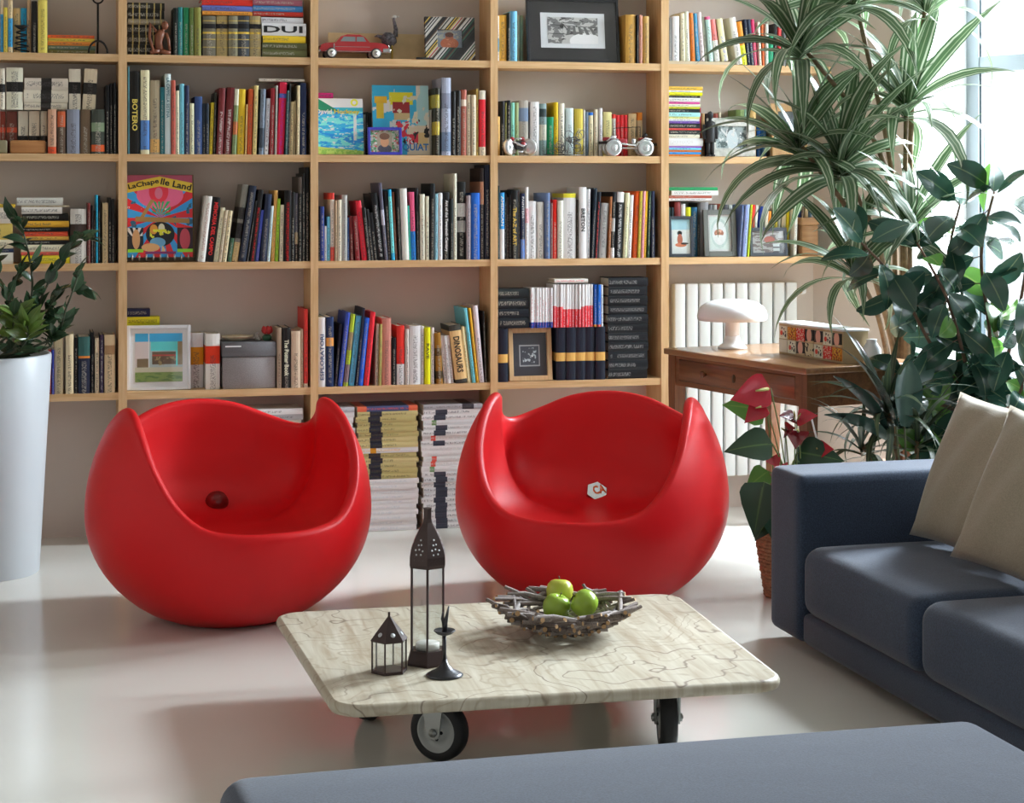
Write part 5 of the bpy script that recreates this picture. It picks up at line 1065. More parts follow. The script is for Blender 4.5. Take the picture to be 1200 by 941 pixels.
# ================================================================ THINGS ON THE COFFEE TABLE
TZ = TB_Z+.0005
M_bronze = mat('dark_bronze', (.055, .035, .032), .42, metal=.55); M_lglass = glass_mat('lantern_glass', (.97, .98, .98), .07)
lpos = onZ(501, 777, TB_Z)
ln_ = thing('lantern', 'tall hexagonal bronze lantern with an onion-shaped pierced roof', 'lantern', (lpos.x, lpos.y, TZ), .3)
def hexa(prof, M=None): return MB().lathe(prof, 6, M, smooth=False)
hexa([(.057, 0), (.057, .006), (.049, .032), (.047, .036)]).build('base', M_bronze, ln_)
for k in range(6):
    a_ = PI/3*k; MB().tube([(.0455*math.cos(a_), .0455*math.sin(a_), .034), (.0455*math.cos(a_), .0455*math.sin(a_), .243)], .0026, 6, smooth=False).build('corner_post', M_bronze, ln_)
    b_ = PI/3*(k+1); p0, p1 = Vector((.044*math.cos(a_), .044*math.sin(a_), 0)), Vector((.044*math.cos(b_), .044*math.sin(b_), 0)); q0, q1 = p0*.985, p1*.985
    MB().add([p0+VU*.036, p1+VU*.036, p1+VU*.242, p0+VU*.242, q0+VU*.036, q1+VU*.036, q1+VU*.242, q0+VU*.242], [(0, 1, 2, 3), (7, 6, 5, 4), (0, 4, 5, 1), (2, 6, 7, 3)]).build('pane', M_lglass, ln_)
MB().lathe([(.03, .0365), (.03, .05), (.028, .052)], 20).build('candle', mat('wax', (.7, .68, .62), .5), ln_)
rf = hexa([(.049, .242), (.051, .25), (.0505, .27), (.047, .285), (.036, .312), (.022, .338), (.013, .352), (.011, .362), (.011, .384), (.012, .388)]).build('roof', M_bronze, ln_)
M_hole = mat('pierced_light', (.55, .56, .58), .5)
for k in range(6):
    a_ = PI/3*(k+.5); 
    for (u, z_) in ((-.012, .266), (0, .266), (.012, .266), (-.007, .277), (.006, .278), (-.010, .288), (.0, .29), (.010, .287), (-.004, .30), (.004, .301), (0, .312)):
        if z_ < .285: r_ = .0505*math.cos(PI/6)-(z_-.25)*.08
        else: r_ = (.047-(z_-.285)*.407)*math.cos(PI/6)
        r_ += .0006; c_ = Vector((r_*math.cos(a_)-u*math.sin(a_), r_*math.sin(a_)+u*math.cos(a_), z_))
        MB().lathe([(.0026, 0), (.0026, .0006)], 6, Matrix.Translation(c_) @ Rz(a_) @ Ry(PI/2-(.1 if z_ < .285 else .42))).build('pierced_hole', M_hole, rf)
lpos = onZ(456, 787, TB_Z)
ls = thing('lantern', 'small hexagonal bronze lantern with a pointed roof', 'lantern', (lpos.x, lpos.y, TZ), .1)
hexa([(.046, 0), (.046, .004), (.044, .006)]).build('base', M_bronze, ls)
for k in range(6):
    a_ = PI/3*k; MB().tube([(.0435*math.cos(a_), .0435*math.sin(a_), .005), (.0435*math.cos(a_), .0435*math.sin(a_), .079)], .0022, 6, smooth=False).build('corner_post', M_bronze, ls)
    b_ = PI/3*(k+1); p0, p1 = Vector((.042*math.cos(a_), .042*math.sin(a_), 0)), Vector((.042*math.cos(b_), .042*math.sin(b_), 0)); q0, q1 = p0*.985, p1*.985
    MB().add([p0+VU*.007, p1+VU*.007, p1+VU*.078, p0+VU*.078, q0+VU*.007, q1+VU*.007, q1+VU*.078, q0+VU*.078], [(0, 1, 2, 3), (7, 6, 5, 4), (0, 4, 5, 1), (2, 6, 7, 3)]).build('pane', M_lglass, ls)
rf = hexa([(.046, .077), (.0475, .080), (.003, .136), (.003, .146)]).build('roof', M_bronze, ls)
for k in range(6):
    a_ = PI/3*(k+.5); r_ = (.0475-(.095-.080)*.795)*math.cos(PI/6)+.001
    MB().lathe([(.006, 0), (.006, .0006)], 10, T(r_*math.cos(a_), r_*math.sin(a_), .095) @ Rz(a_) @ Ry(PI/2-.67)).build('pierced_hole', M_hole, rf)
cpos = onZ(521, 792, TB_Z)
cs = thing('candlestick', 'dark metal candlestick with a wide round foot, before the tall lantern', 'candlestick', (cpos.x, cpos.y, TZ))
M_cs = mat('dull_iron', (.06, .06, .065), .35, metal=.7)
MB().lathe([(.045, 0), (.046, .003), (.038, .008), (.022, .016), (.010, .028), (.005, .04)], 28).build('foot', M_cs, cs)
MB().tube([(0, 0, .038), (0, 0, .10)], .0042, 10).build('stem', M_cs, cs)
MB().lathe([(.006, .098), (.018, .102), (.027, .110), (.026, .112), (.016, .106), (.004, .105)], 24).build('drip_pan', M_cs, cs)
MB().tube([(0, 0, .105), (.002, 0, .13), (.006, 0, .148), (.011, .002, .168)], [.007, .006, .004, .002], 8).tube([(-.001, 0, .12), (-.007, -.002, .14), (-.005, -.002, .156)], [.004, .003, .0015], 8).build('socket', M_cs, cs)
# bowl of twigs
bpos = onZ(662, 742, TB_Z); rg = random.Random(5)
bw = thing('twig_bowl', 'shallow bowl made of criss-crossed grey-brown twigs', 'bowl', (bpos.x, bpos.y, TZ+.003))
m, nt, b, tc, L = nodemat('twig_bark', .8); n = nt.nodes.new('ShaderNodeTexNoise'); n.inputs['Scale'].default_value = 60; L(tc.outputs['Object'], n.inputs['Vector']); oi = nt.nodes.new('ShaderNodeObjectInfo')
ad = nt.nodes.new('ShaderNodeMath'); ad.operation = 'ADD'; L(n.outputs['Fac'], ad.inputs[0]); L(oi.outputs['Random'], ad.inputs[1]); r = ramp(nt, [(.25, (.08, .06, .052)), (.6, (.21, .165, .145)), (.9, (.36, .32, .30))]); sc_ = nt.nodes.new('ShaderNodeMath'); sc_.operation = 'MULTIPLY'; sc_.inputs[1].default_value = .62; L(ad.outputs[0], sc_.inputs[0]); L(sc_.outputs[0], r.inputs[0]); L(r.outputs[0], b.inputs['Base Color']); M_twig = m
M_cut = mat('cut_wood', (.48, .30, .15), .8)
twm = []
for k in range(4):
    pts = [(-.5, 0, 0), (-.2, rg.uniform(-.02, .02), rg.uniform(-.02, .03)), (.15, rg.uniform(-.03, .03), rg.uniform(-.02, .03)), (.5, 0, 0)]
    mb = MB().tube(pts, [.028, .03, .027, .022], 6, cap=False); me = mb.mesh('twig', M_twig); twm.append(me)
capm = MB().lathe([(.028, 0), (.001, .0005)], 6, T(-.5, 0, 0) @ Ry(-PI/2), cap=False).mesh('cut_end', M_cut)
for ring, (cnt, r0, r1, z0, z1) in enumerate(((20, .02, .085, .006, .009), (24, .075, .13, .012, .024), (26, .1, .157, .022, .042), (28, .125, .178, .034, .058), (30, .14, .192, .05, .076))):
    for k in range(cnt):
        a_ = 2*PI*(k+rg.uniform(-.3, .3))/cnt; sk_ = rg.choice((-1, 1))*rg.uniform(.7, 1.25)
        po = Vector((r1*math.cos(a_), r1*math.sin(a_), z1+rg.uniform(-.003, .006)))
        a2 = a_+sk_; pi_ = Vector((r0*math.cos(a2)*1.05, r0*math.sin(a2)*1.05, z0+rg.uniform(-.002, .004)))
        # keep the twig above the bowl's inner hollow
        d_ = pi_-po; ln2 = d_.length; me = rg.choice(twm); thk = rg.uniform(.16, .26)
        o = bpy.data.objects.new('twig', me); COL.objects.link(o); o.parent = bw; o.location = (po+pi_)/2; o.rotation_euler = d_.to_track_quat('X', 'Z').to_euler(); o.scale = (ln2, thk, thk)
        e = bpy.data.objects.new('cut_end', capm); COL.objects.link(e); e.parent = o
for k in range(14):
    a_ = 2*PI*(k+rg.uniform(-.3, .3))/14; r1 = rg.uniform(.19, .212); a2 = a_+rg.choice((-1, 1))*rg.uniform(.2, .7)
    po = Vector((r1*math.cos(a_), r1*math.sin(a_), rg.uniform(.072, .098))); pi_ = Vector((.13*math.cos(a2), .13*math.sin(a2), rg.uniform(.036, .046))); d_ = pi_-po
    o = bpy.data.objects.new('twig', rg.choice(twm)); COL.objects.link(o); o.parent = bw; o.location = (po+pi_)/2; o.rotation_euler = d_.to_track_quat('X', 'Z').to_euler(); o.scale = (d_.length, .17, .17)
    e = bpy.data.objects.new('cut_end', capm); COL.objects.link(e); e.parent = o
def apple(label, px, py, z, col, tilt):
    p = onZ(px, py, TZ+z); t = thing('apple', label, 'apple', p, random.random()*6, 'green apples in the twig bowl')
    t.rotation_euler = (tilt[0], tilt[1], random.random()*6)
    m, nt, b, tc, L = nodemat('apple_skin_'+label[:12], .25); n = nt.nodes.new('ShaderNodeTexNoise'); n.inputs['Scale'].default_value = 18; L(tc.outputs['Object'], n.inputs['Vector'])
    r = ramp(nt, [(.3, col), (.75, tuple(min(1, x*1.25) for x in col))]); L(n.outputs['Fac'], r.inputs[0]); L(r.outputs[0], b.inputs['Base Color'])
    MB().lathe([(.001, -.028), (.006, -.031), (.016, -.033), (.028, -.026), (.036, -.010), (.0375, .004), (.034, .018), (.026, .028), (.015, .032), (.007, .029), (.001, .023)], 28, cap=False).build('flesh', m, t)
    MB().tube([(0, 0, .022), (.002, 0, .034), (.005, 0, .041)], [.0015, .0014, .002], 6).build('stem', mat('apple_stem', (.08, .05, .02), .8), t)
apple('yellow-green apple at the back of the twig bowl', 656, 693, .082, (.44, .47, .06), (.2, .1))
apple('green apple at the front left of the twig bowl', 652, 711, .060, (.24, .36, .035), (-.25, .15))
apple('green apple on the right side of the twig bowl', 685, 707, .074, (.25, .38, .035), (.5, -.9))
# ================================================================ PLANTS
def leafmesh(name, prof, length, droop, m, nseg=8, fold=.12, twist=0, wave=0):
    """leaf along +X from the origin, prof(t)=half width, bending down by droop radians; UV: x across, y along"""
    x = z = 0; a = 0; vs = []; uv = []
    for i in range(nseg+1):
        t = i/nseg; hw = max(prof(t), .0006); tw = twist*t
        ny, nz = math.cos(tw), math.sin(tw)
        up = Vector((math.sin(a), 0, math.cos(a)))
        for k, s in ((0, -1), (1, 0), (2, 1)):
            lift = (fold*hw if s else 0)+(wave*math.sin(7*t+s) if s else 0)
            vs.append(Vector((x, s*hw*ny, z+s*hw*nz))+up*lift); uv.append((k/2, t))
        st = length/nseg; a_ = -droop*(t**1.3); x += st*math.cos(a_); z += st*math.sin(a_); a = a_
    fs = [(3*i+k, 3*i+3+k, 3*i+4+k, 3*i+1+k) for i in range(nseg) for k in (0, 1)]
    me = bpy.data.meshes.new(name); me.from_pydata([tuple(v) for v in vs], [], fs); me.update()
    me.polygons.foreach_set('use_smooth', [True]*len(fs)); ul = me.uv_layers.new(name='UVMap')
    for p in me.polygons:
        for li in p.loop_indices: ul.data[li].uv = uv[me.loops[li].vertex_index]
    me.materials.append(m); return me
def leafmat(name, stops, rough=.3, trans=.25, var=.25, coat=0):
    """stops across the half blade (0 = midrib, 1 = edge)"""
    m, nt, b, tc, L = nodemat(name, rough); b.inputs['Coat Weight'].default_value = coat
    sp = nt.nodes.new('ShaderNodeSeparateXYZ'); L(tc.outputs['UV'], sp.inputs[0])
    a = nt.nodes.new('ShaderNodeMath'); a.operation = 'SUBTRACT'; a.inputs[1].default_value = .5; L(sp.outputs[0], a.inputs[0])
    ab = nt.nodes.new('ShaderNodeMath'); ab.operation = 'ABSOLUTE'; L(a.outputs[0], ab.inputs[0]); m2 = nt.nodes.new('ShaderNodeMath'); m2.operation = 'MULTIPLY'; m2.inputs[1].default_value = 2; L(ab.outputs[0], m2.inputs[0])
    r = ramp(nt, stops); L(m2.outputs[0], r.inputs[0])
    oi = nt.nodes.new('ShaderNodeObjectInfo'); mr = nt.nodes.new('ShaderNodeMapRange'); mr.inputs['To Min'].default_value = 1-var; mr.inputs['To Max'].default_value = 1+var; L(oi.outputs['Random'], mr.inputs[0])
    hv = nt.nodes.new('ShaderNodeHueSaturation'); L(mr.outputs[0], hv.inputs['Value']); L(r.outputs[0], hv.inputs['Color']); L(hv.outputs[0], b.inputs['Base Color'])
    tr = nt.nodes.new('ShaderNodeBsdfTranslucent'); L(hv.outputs[0], tr.inputs[0]); mx = nt.nodes.new('ShaderNodeMixShader'); mx.inputs[0].default_value = trans
    L(b.outputs[0], mx.inputs[1]); L(tr.outputs[0], mx.inputs[2]); L(mx.outputs[0], nt.nodes['Material Output'].inputs[0])
    return m
PR = random.Random(21)
def put_leaf(me, parent, loc, az, elev, roll=0, s=1, name='leaf'):
    o = bpy.data.objects.new(name, me); COL.objects.link(o); o.parent = parent
    o.matrix_basis = Matrix.Translation(loc) @ Rz(az) @ Ry(-elev) @ Rx(roll) @ Matrix.Scale(s, 4); return o
def put_leaf2(me, parent, loc, v, n, s=1, name='leaf'):
    v = v.normalized(); n = (n-v*n.dot(v)).normalized(); y = n.cross(v)
    M = Matrix((v, y, n)).transposed().to_4x4()
    o = bpy.data.objects.new(name, me); COL.objects.link(o); o.parent = parent
    o.matrix_basis = Matrix.Translation(loc) @ M @ Matrix.Scale(s, 4); return o
def rvec(k): return Vector((PR.uniform(-k, k), PR.uniform(-k, k), PR.uniform(-k, k)))
def dirv(az, el): return Vector((math.cos(az)*math.cos(el), math.sin(az)*math.cos(el), math.sin(el)))
def pot(parent, r0, r1, h, m, soil_drop=.03, n=40):
    MB().lathe([(r0, 0), (r0+.004, .004), (r1, h-.006), (r1-.003, h), (r1-.012, h), (r1-.016, h-soil_drop-.01)], n, cap=False).lathe([(r0, 0), (.001, .0001)], n, cap=False).build('pot', m, parent)
    MB().lathe([(r1-.0165, h-soil_drop), (.001, h-soil_drop+.006)], n, cap=False).build('soil', mat('soil', (.035, .022, .014), .95, noise=.5, nscale=60), parent)
# ---- striped dracaena by the window
M_drac = leafmat('dracaena_leaf', [(0, (.30, .36, .22)), (.08, (.06, .12, .045)), (.45, (.055, .11, .045)), (.55, (.42, .46, .33)), (.68, (.45, .50, .36)), (.76, (.05, .10, .04)), (1, (.06, .13, .05))], .32, .22, .3)
dl = [leafmesh('leaf', lambda t: .030*(math.sin(PI*min(1, t*.85+.12))**.7)*(1-t**4), .52, d, M_drac, 9, .25, tw) for d, tw in ((.5, .2), (.9, -.3), (1.3, .3), (1.7, -.2), (2.1, .4), (2.5, 0))]
P0 = Vector((3.40, 6.82, 0))
drac = thing('dracaena', 'tall dracaena with arching white-striped leaves beside the window', 'plant', P0)
pot(drac, .13, .17, .30, mat('terracotta', (.36, .15, .08), .8))
def local(px, py, d, P=P0): return atD(px, py, d)-P
M_cane = mat('dracaena_cane', (.20, .13, .07), .8, noise=.3, nscale=40)
heads = [  # px, py, distance, leaves, scale, azimuth bias (world dir), spread
 (938, 52, 7.00, 30, 1.0, None), (1000, -10, 7.10, 24, 1.0, None), (1062, 120, 7.10, 26, 1.05, None), (985, 190, 6.95, 34, 1.0, None),
 (1066, 262, 7.0, 24, .95, None), (1000, 310, 7.05, 22, .85, None), (1085, 5, 7.2, 14, .9, None), (935, 165, 7.0, 20, .95, None)]
canes = [(0, [(1058, 420, 7.38), (1058, 250, 7.2), (1020, 150, 7.1)]), (1, [(1050, 420, 7.38), (1048, 200, 7.2)]), (2, [(1062, 420, 7.38), (1060, 260, 7.15)]), (3, [(1052, 400, 7.38), (1030, 280, 7.05)]), (4, [(1068, 430, 7.38)]), (5, [(1045, 440, 7.38), (1030, 370, 7.1)]), (6, [(1064, 300, 7.2), (1068, 120, 7.2)]), (7, [(1050, 410, 7.38), (1005, 260, 7.0)])]
for i, mids in canes:
    px, py, d, nl, s, _ = heads[i]; hd = local(px, py, d)
    pts = [Vector((PR.uniform(-.06, .06), PR.uniform(-.06, .06), .26))]+[local(*q) for q in mids]+[hd]
    # smooth the polyline
    fine = []
    for k in range(len(pts)-1):
        for t in (0, .25, .5, .75): fine.append(pts[k].lerp(pts[k+1], t))
    fine.append(hd); sm = [fine[0]]+[(fine[k-1]+fine[k]*2+fine[k+1])/4 for k in range(1, len(fine)-1)]+[fine[-1]]
    MB().tube(sm, [.014-.006*k/len(sm) for k in range(len(sm))], 7).build('cane', M_cane, drac)
    for k in range(nl):
        u = k/nl; az = k*2.39996+PR.uniform(-.25, .25); el = 1.25-1.35*u+PR.uniform(-.15, .15)
        dr = min(5, max(0, int(u*4.6+PR.uniform(0, 1.4)))); 
        if u < .25: dr = PR.randint(0, 2)
        sc_ = s*PR.uniform(.75, 1.12)
        # leaves that would reach into the bookcase are shortened
        tip = P0+hd+Vector((math.cos(az), math.sin(az), 0))*.42*sc_
        if tip.y > 7.40: sc_ *= .62
        put_leaf2(dl[dr], drac, hd+Vector((0, 0, -.07*u)), dirv(az, el), VU*.8-VF*.35+rvec(.35), sc_)
# ---- rubber plant
M_ficus = leafmat('rubber_leaf', [(0, (.16, .22, .12)), (.05, (.05, .11, .06)), (.1, (.022, .065, .045)), (1, (.03, .085, .055))], .2, .12, .3, .3)
M_ficus2 = leafmat('rubber_leaf_young', [(0, (.2, .32, .08)), (.1, (.09, .22, .04)), (1, (.10, .24, .045))], .25, .4, .2, .2)
ov = lambda t: .047*math.sin(PI*min(1, t*.96+.02))**.75
fl_ = [leafmesh('leaf', ov, .172, d, M_ficus, 7, .22) for d in (.3, .7, 1.1)]; fy = [leafmesh('leaf', ov, .155, d, M_ficus2, 7, .25) for d in (.2, .6)]
P1 = Vector((3.50, 6.40, 0))
fic = thing('rubber_plant', 'rubber plant with broad glossy dark green leaves behind the sofa', 'plant', P1)
pot(fic, .13, .165, .28, MATS['terracotta'])
M_bark = mat('ficus_bark', (.14, .08, .05), .8, noise=.3, nscale=50)
fst = [[(1140, 470, 6.95), (1118, 380, 6.9), (1112, 300, 6.9), (1125, 240, 6.9)], [(1150, 470, 6.9), (1160, 400, 6.85), (1150, 300, 6.85), (1165, 225, 6.85)], [(1140, 480, 6.9), (1100, 420, 6.8), (1050, 330, 6.75), (1010, 285, 6.7)],
       [(1155, 490, 6.9), (1180, 420, 6.8), (1200, 330, 6.8), (1205, 260, 6.8)], [(1130, 490, 6.85), (1085, 470, 6.75), (1060, 440, 6.7)], [(1145, 480, 6.95), (1130, 420, 6.8), (1110, 350, 6.75), (1075, 285, 6.7)], [(1150, 500, 6.85), (1190, 470, 6.75), (1215, 400, 6.75)], [(1120, 520, 6.8), (1105, 500, 6.7), (1085, 530, 6.65)]]
def smooth(pts, n=6):
    out = []
    for k in range(len(pts)-1):
        p0, p1, p2, p3 = pts[max(k-1, 0)], pts[k], pts[k+1], pts[min(k+2, len(pts)-1)]
        for q in range(n):
            t = q/n; out.append(.5*((2*p1)+(p2-p0)*t+(2*p0-5*p1+4*p2-p3)*t*t+(3*p1-p0-3*p2+p3)*t**3))
    return out+[pts[-1]]
for bi, br in enumerate(fst):
    pts = smooth([Vector((PR.uniform(-.04, .04), PR.uniform(-.04, .04), .25))]+[local(*q, P=P1) for q in br])
    MB().tube(pts, [.010-.006*k/len(pts) for k in range(len(pts))], 6).build('stem', M_bark, fic)
    n = len(pts); az = PR.random()*6
    for k in range(int(n*.30), n):
        for rep in range(2 if k % 2 else 1):
            az += 2.2+PR.uniform(-.3, .3); p = pts[k]
            el = PR.uniform(-.9, .35) if k < n-2 else PR.uniform(.5, 1.1)
            me = PR.choice(fl_) if PR.random() > .16 else PR.choice(fy)
            stalk = Vector((math.cos(az)*math.cos(el), math.sin(az)*math.cos(el), math.sin(el)))*.03
            o = put_leaf2(me, fic, p+stalk, dirv(az, el-.15), VU*.5-VF*.75+VR*.15+rvec(.6), PR.uniform(.75, 1.1))
            if k % 2 == 0: MB().tube([p, p+stalk*1.05], .0022, 5).build('leaf_stalk', M_bark, fic)
# the upright pale leaf at the top
tp = local(1153, 247, 6.85, P1); o = put_leaf(fy[0], fic, tp, math.radians(-100), 1.35, 1.57, 1.15)
MB().tube([local(1150, 280, 6.85, P1), local(1152, 262, 6.85, P1), tp], .0025, 5).build('leaf_stalk', M_bark, fic)
# ---- dark low dracaena with narrow leaves
M_dark = leafmat('narrow_leaf', [(0, (.10, .13, .06)), (.3, (.03, .055, .025)), (.85, (.028, .05, .025)), (1, (.14, .16, .08))], .35, .12, .35)
nl_ = [leafmesh('leaf', lambda t: .013*(math.sin(PI*min(1, t*.85+.12))**.7)*(1-t**4), .36, d, M_dark, 8, .25, tw) for d, tw in ((.5, .2), (1.0, -.2), (1.5, .3), (2.0, 0))]
M_fan = leafmat('fan_leaf', [(0, (.06, .12, .09)), (.5, (.03, .075, .06)), (1, (.035, .085, .065))], .25, .1, .2)
fan = [leafmesh('leaf', lambda t: .05*math.sin(PI*min(1, t*.9+.08))**.8, .26, d, M_fan, 8, .5) for d in (.3, .8)]
P2 = Vector((3.0, 5.97, 0))
low = thing('potted_palm', 'low dark narrow-leaved plant behind the sofa arm', 'plant', P2)
pot(low, .10, .13, .22, MATS['terracotta'])
for (px, py, d, n, s) in ((1040, 480, 6.62, 34, 1.0), (1075, 515, 6.6, 22, .9), (1010, 520, 6.6, 18, .85)):
    hd = local(px, py, d, P2); MB().tube(smooth([Vector((PR.uniform(-.03, .03), 0, .19)), hd*.5+Vector((0, 0, .1)), hd]), .008, 6).build('cane', M_cane, low)
    for k in range(n):
        u = k/n; put_leaf(nl_[min(3, int(u*3+PR.random()*1.3))], low, hd-Vector((0, 0, .05*u)), k*2.39996, 1.2-1.3*u+PR.uniform(-.2, .2), PR.uniform(-.4, .4), s*PR.uniform(.75, 1.1))
for (px, py, d, az, el) in ((1038, 505, 6.5, 2.6, .9), (1050, 500, 6.5, 2.1, 1.1), (1060, 500, 6.5, .9, 1.2), (1045, 520, 6.5, 2.9, .5)):
    p = local(px, py, d, P2); put_leaf(fan[0], low, p, az, el, .5, 1); MB().tube(smooth([Vector((0, 0, .2)), p*.6, p]), .004, 5).build('leaf_stalk', M_dark, low)
# ---- zamioculcas in the tall white planter
P3 = Vector((-.145, 7.10, 0))
zz = thing('potted_plant', 'leafy dark green plant in a tall tapered white planter', 'plant', P3)
pot(zz, .20, .247, .795, mat('planter_white', (.50, .53, .555), .35), .04, 56)
M_zz = leafmat('zz_leaf', [(0, (.07, .13, .05)), (.1, (.028, .06, .03)), (1, (.035, .075, .035))], .25, .15, .35)
M_zzy = leafmat('zz_leaf_young', [(0, (.2, .26, .06)), (.1, (.10, .17, .03)), (1, (.12, .2, .04))], .3, .3, .2)
zo = lambda t: .022*math.sin(PI*min(1, t*.93+.05))**.85*(1-t**6)
zl = [leafmesh('leaf', zo, .10, d, M_zz, 6, .25) for d in (.2, .6, .9)]; zy = [leafmesh('leaf', zo, .11, d, M_zzy, 6, .25) for d in (.3, .8)]
M_zst = mat('zz_stem', (.045, .06, .03), .6)
zs = [[(10, 430, 6.9), (35, 395, 6.85), (50, 345, 6.85), (85, 285, 6.85), (98, 280, 6.85)], [(30, 425, 6.8), (55, 400, 6.75), (78, 360, 6.72), (92, 320, 6.72)], [(8, 430, 6.85), (30, 380, 6.85), (38, 330, 6.85), (28, 275, 6.9), (18, 255, 6.9)],
      [(-10, 430, 6.85), (0, 390, 6.8), (10, 350, 6.8), (22, 320, 6.8)], [(20, 428, 6.75), (30, 400, 6.65), (32, 380, 6.62)], [(0, 425, 6.75), (8, 395, 6.65), (16, 370, 6.6)], [(-20, 430, 6.9), (-15, 360, 6.9), (-5, 310, 6.9)], [(25, 425, 6.9), (48, 372, 6.9), (75, 338, 6.9), (95, 338, 6.9)], [(10, 430, 7.0), (20, 380, 7.05), (5, 340, 7.05)], [(35, 428, 6.85), (50, 410, 6.75), (60, 395, 6.7)], [(0, 430, 6.95), (-30, 380, 6.9), (-45, 330, 6.85)], [(15, 430, 6.95), (45, 388, 6.95), (60, 372, 6.95)]]
for bi, br in enumerate(zs):
    base = Vector((PR.uniform(-.1, .1), PR.uniform(-.1, .1), .755)); pts = smooth([base]+[local(*q, P=P3) for q in br[1:]], 5); n = len(pts)
    MB().tube(pts, [.006-.0035*k/n for k in range(n)], 6).build('stem', M_zst, zz)
    for k in range(2, n):
        d_ = (pts[min(k+1, n-1)]-pts[k-1]).normalized(); az0 = math.atan2(d_.y, d_.x); el0 = math.asin(max(-1, min(1, d_.z)))
        for s in (-1, 1):
            yg = bi in (4, 5) and k > n*.4
            if PR.random() < .33 and not yg: continue
            side = d_.cross(VU); side = side.normalized() if side.length > .1 else VR
            v = (d_*.7+side*s*PR.uniform(.5, 1)+VF*PR.uniform(-.6, .2)+VU*PR.uniform(-.25, .35)).normalized()
            put_leaf2(PR.choice(zy if yg else zl), zz, pts[k], v, VU*.6-VF*.6+rvec(.6), PR.uniform(.7, 1.0))
    put_leaf(PR.choice(zl), zz, pts[-1], az0, el0, 0, .9)
# ---- anthurium in a wicker basket
P4 = Vector((2.55, 5.99, 0))
ant = thing('anthurium', 'red-flowered anthurium in a wicker basket behind the sofa arm', 'plant', P4)
M_wick = mat('wicker', (.46, .30, .16), .75, noise=.3, nscale=80)
for k in range(17):
    z = .007+.0135*k; r_ = .085+.035*k/16; ph = PI/24*(k % 2)
    MB().tube([((r_+.004*(1 if q % 2 == k % 2 else -1))*math.cos(2*PI*q/32), (r_+.004*(1 if q % 2 == k % 2 else -1))*math.sin(2*PI*q/32), z) for q in range(33)], .0072, 6, False).build('wicker_strand', M_wick, ant)
MB().lathe([(.001, .002), (.08, .002), (.11, .2), (.001, .205)], 24, cap=False).build('soil', MATS['soil'], ant)
hp = [(0, 0), (.02, .5), (.06, .8), (.16, 1), (.3, 1.05), (.5, .85), (.75, .45), (.92, .14), (1, 0)]
def hw_(t):
    for (a0, b0), (a1, b1) in zip(hp, hp[1:]):
        if t <= a1: return b0+(b1-b0)*(t-a0)/(a1-a0)
    return 0
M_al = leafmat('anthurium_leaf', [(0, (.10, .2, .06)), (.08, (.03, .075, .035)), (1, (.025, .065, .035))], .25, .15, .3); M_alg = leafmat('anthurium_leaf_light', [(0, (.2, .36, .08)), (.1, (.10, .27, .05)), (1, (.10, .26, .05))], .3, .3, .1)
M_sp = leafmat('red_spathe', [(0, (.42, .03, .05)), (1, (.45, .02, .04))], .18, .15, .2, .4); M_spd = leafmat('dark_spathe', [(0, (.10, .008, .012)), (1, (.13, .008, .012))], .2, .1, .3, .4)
al = leafmesh('leaf', lambda t: .06*hw_(t), .17, .5, M_al, 10, .15); alg = leafmesh('leaf', lambda t: .055*hw_(t), .15, .3, M_alg, 10, .15)
sp1 = leafmesh('spathe', lambda t: .04*hw_(t), .10, .3, M_sp, 8, .3); sp2 = leafmesh('spathe', lambda t: .036*hw_(t), .085, .4, M_spd, 8, .3)
M_ast = mat('anthurium_stalk', (.14, .22, .06), .5); M_spx = mat('spadix', (.42, .40, .12), .5)
def astalk(px, py, d, r=.003):
    p = local(px, py, d, P4); b_ = Vector((PR.uniform(-.05, .05), PR.uniform(-.05, .05), .2)); MB().tube(smooth([b_, b_.lerp(p, .55)+Vector((0, 0, .05)), p], 5), r, 6).build('stalk', M_ast, ant); return p
va = math.atan2(-VR.y, -VR.x); vc = math.atan2(-VF.y, -VF.x); vb = math.atan2(VR.y, VR.x)
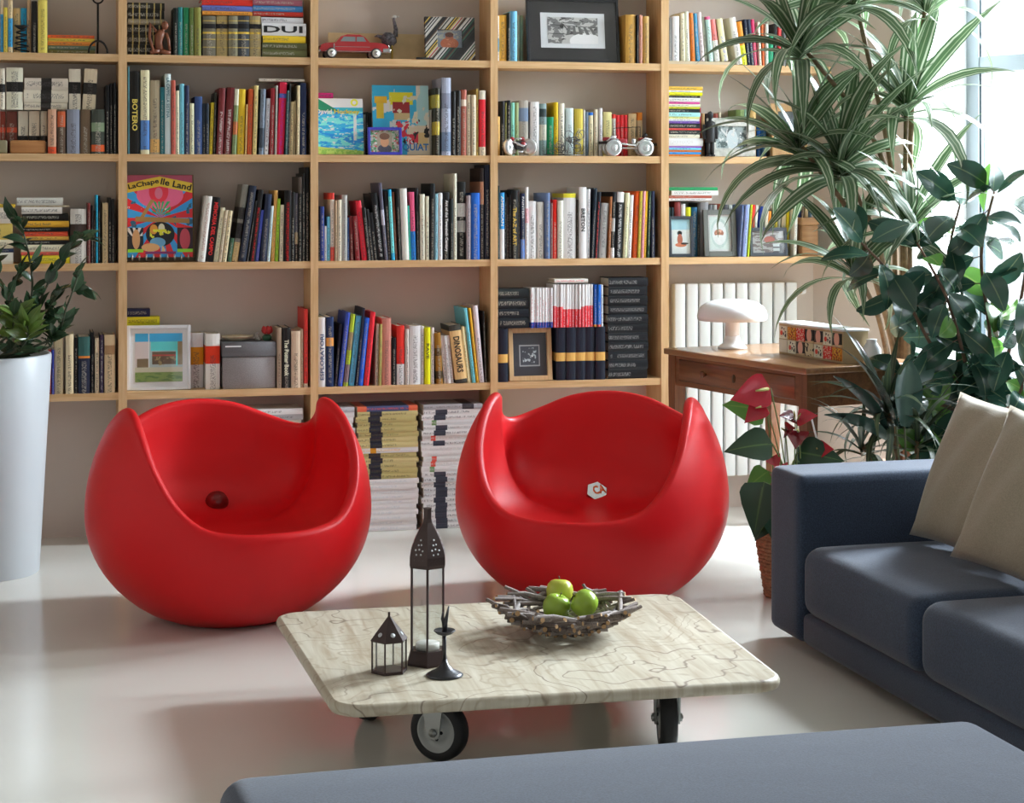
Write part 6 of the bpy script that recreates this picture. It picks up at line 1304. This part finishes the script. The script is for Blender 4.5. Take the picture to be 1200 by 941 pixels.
for (px, py, d, az, el, me, s) in ((898, 480, 6.38, va+.3, .15, alg, 1.05), (905, 520, 6.35, va+.25, -.05, al, 1.0), (900, 552, 6.4, va+.5, -.5, alg, .7), (895, 565, 6.3, vc-.4, -.9, al, 1.15), (905, 575, 6.35, vc-.1, -1.0, al, 1.0), (935, 530, 6.4, vb-.3, -.1, al, .95), (930, 540, 6.5, vb+.3, -.2, al, 1.0), (912, 590, 6.35, va+.6, -.8, al, .9), (925, 555, 6.3, vc+.2, -.5, al, .9)):
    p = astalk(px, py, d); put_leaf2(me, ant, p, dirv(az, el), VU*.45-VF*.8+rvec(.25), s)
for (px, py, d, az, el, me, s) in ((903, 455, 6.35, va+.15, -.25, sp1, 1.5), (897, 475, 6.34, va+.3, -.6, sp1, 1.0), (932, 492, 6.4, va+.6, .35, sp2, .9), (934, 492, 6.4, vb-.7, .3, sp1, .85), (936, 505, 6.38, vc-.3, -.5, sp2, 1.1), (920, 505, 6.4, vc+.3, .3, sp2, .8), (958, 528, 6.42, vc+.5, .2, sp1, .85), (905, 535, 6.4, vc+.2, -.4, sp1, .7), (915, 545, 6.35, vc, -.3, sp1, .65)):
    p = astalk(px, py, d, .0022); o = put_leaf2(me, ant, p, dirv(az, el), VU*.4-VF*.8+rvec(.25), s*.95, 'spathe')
    MB().tube([(.008, 0, .004), (.025, 0, .022), (.045, 0, .038)], [.0045, .004, .002], 7).build('spadix', M_spx, o)
# white racket-like rod behind the sofa arm
a0, a1 = atD(950, 486, 6.55), atD(966, 552, 6.45); dd = (a1-a0).normalized()
rk = thing('racket', 'thin white rod with an oval clear head standing behind the sofa arm', 'racket', (a1.x, a1.y, 0))
rk_l = lambda v: v-Vector((a1.x, a1.y, 0))
end = rk_l(a1)+Vector((dd.x, dd.y, dd.z))*.06
MB().tube([rk_l(a0), rk_l(a1)], .0035, 8).build('shaft', M_white, rk)
ctr = end; sd = VR
MB().tube([ctr+sd*.05*math.cos(q)+dd*(.07+.075*math.sin(q)) for q in [2*PI*k/24 for k in range(25)]], .004, 6, False).tube([rk_l(a1), ctr-dd*.005], .0035, 6).build('head_rim', M_white, rk)
MB().add([ctr+sd*.048*math.cos(q)+dd*(.07+.072*math.sin(q))+VF*o_ for o_ in (0, .001) for q in [2*PI*k/24 for k in range(24)]], [tuple(range(24)), tuple(range(47, 23, -1))]).build('head_panel', glass_mat('clear_plastic', (.9, .92, .92), .15), rk)
low_z = (ctr+dd*.145).z
MB().tube([ctr+dd*.145, Vector(((ctr+dd*.145).x, (ctr+dd*.145).y, 0.0))], .006, 8).build('stand', M_white, rk)
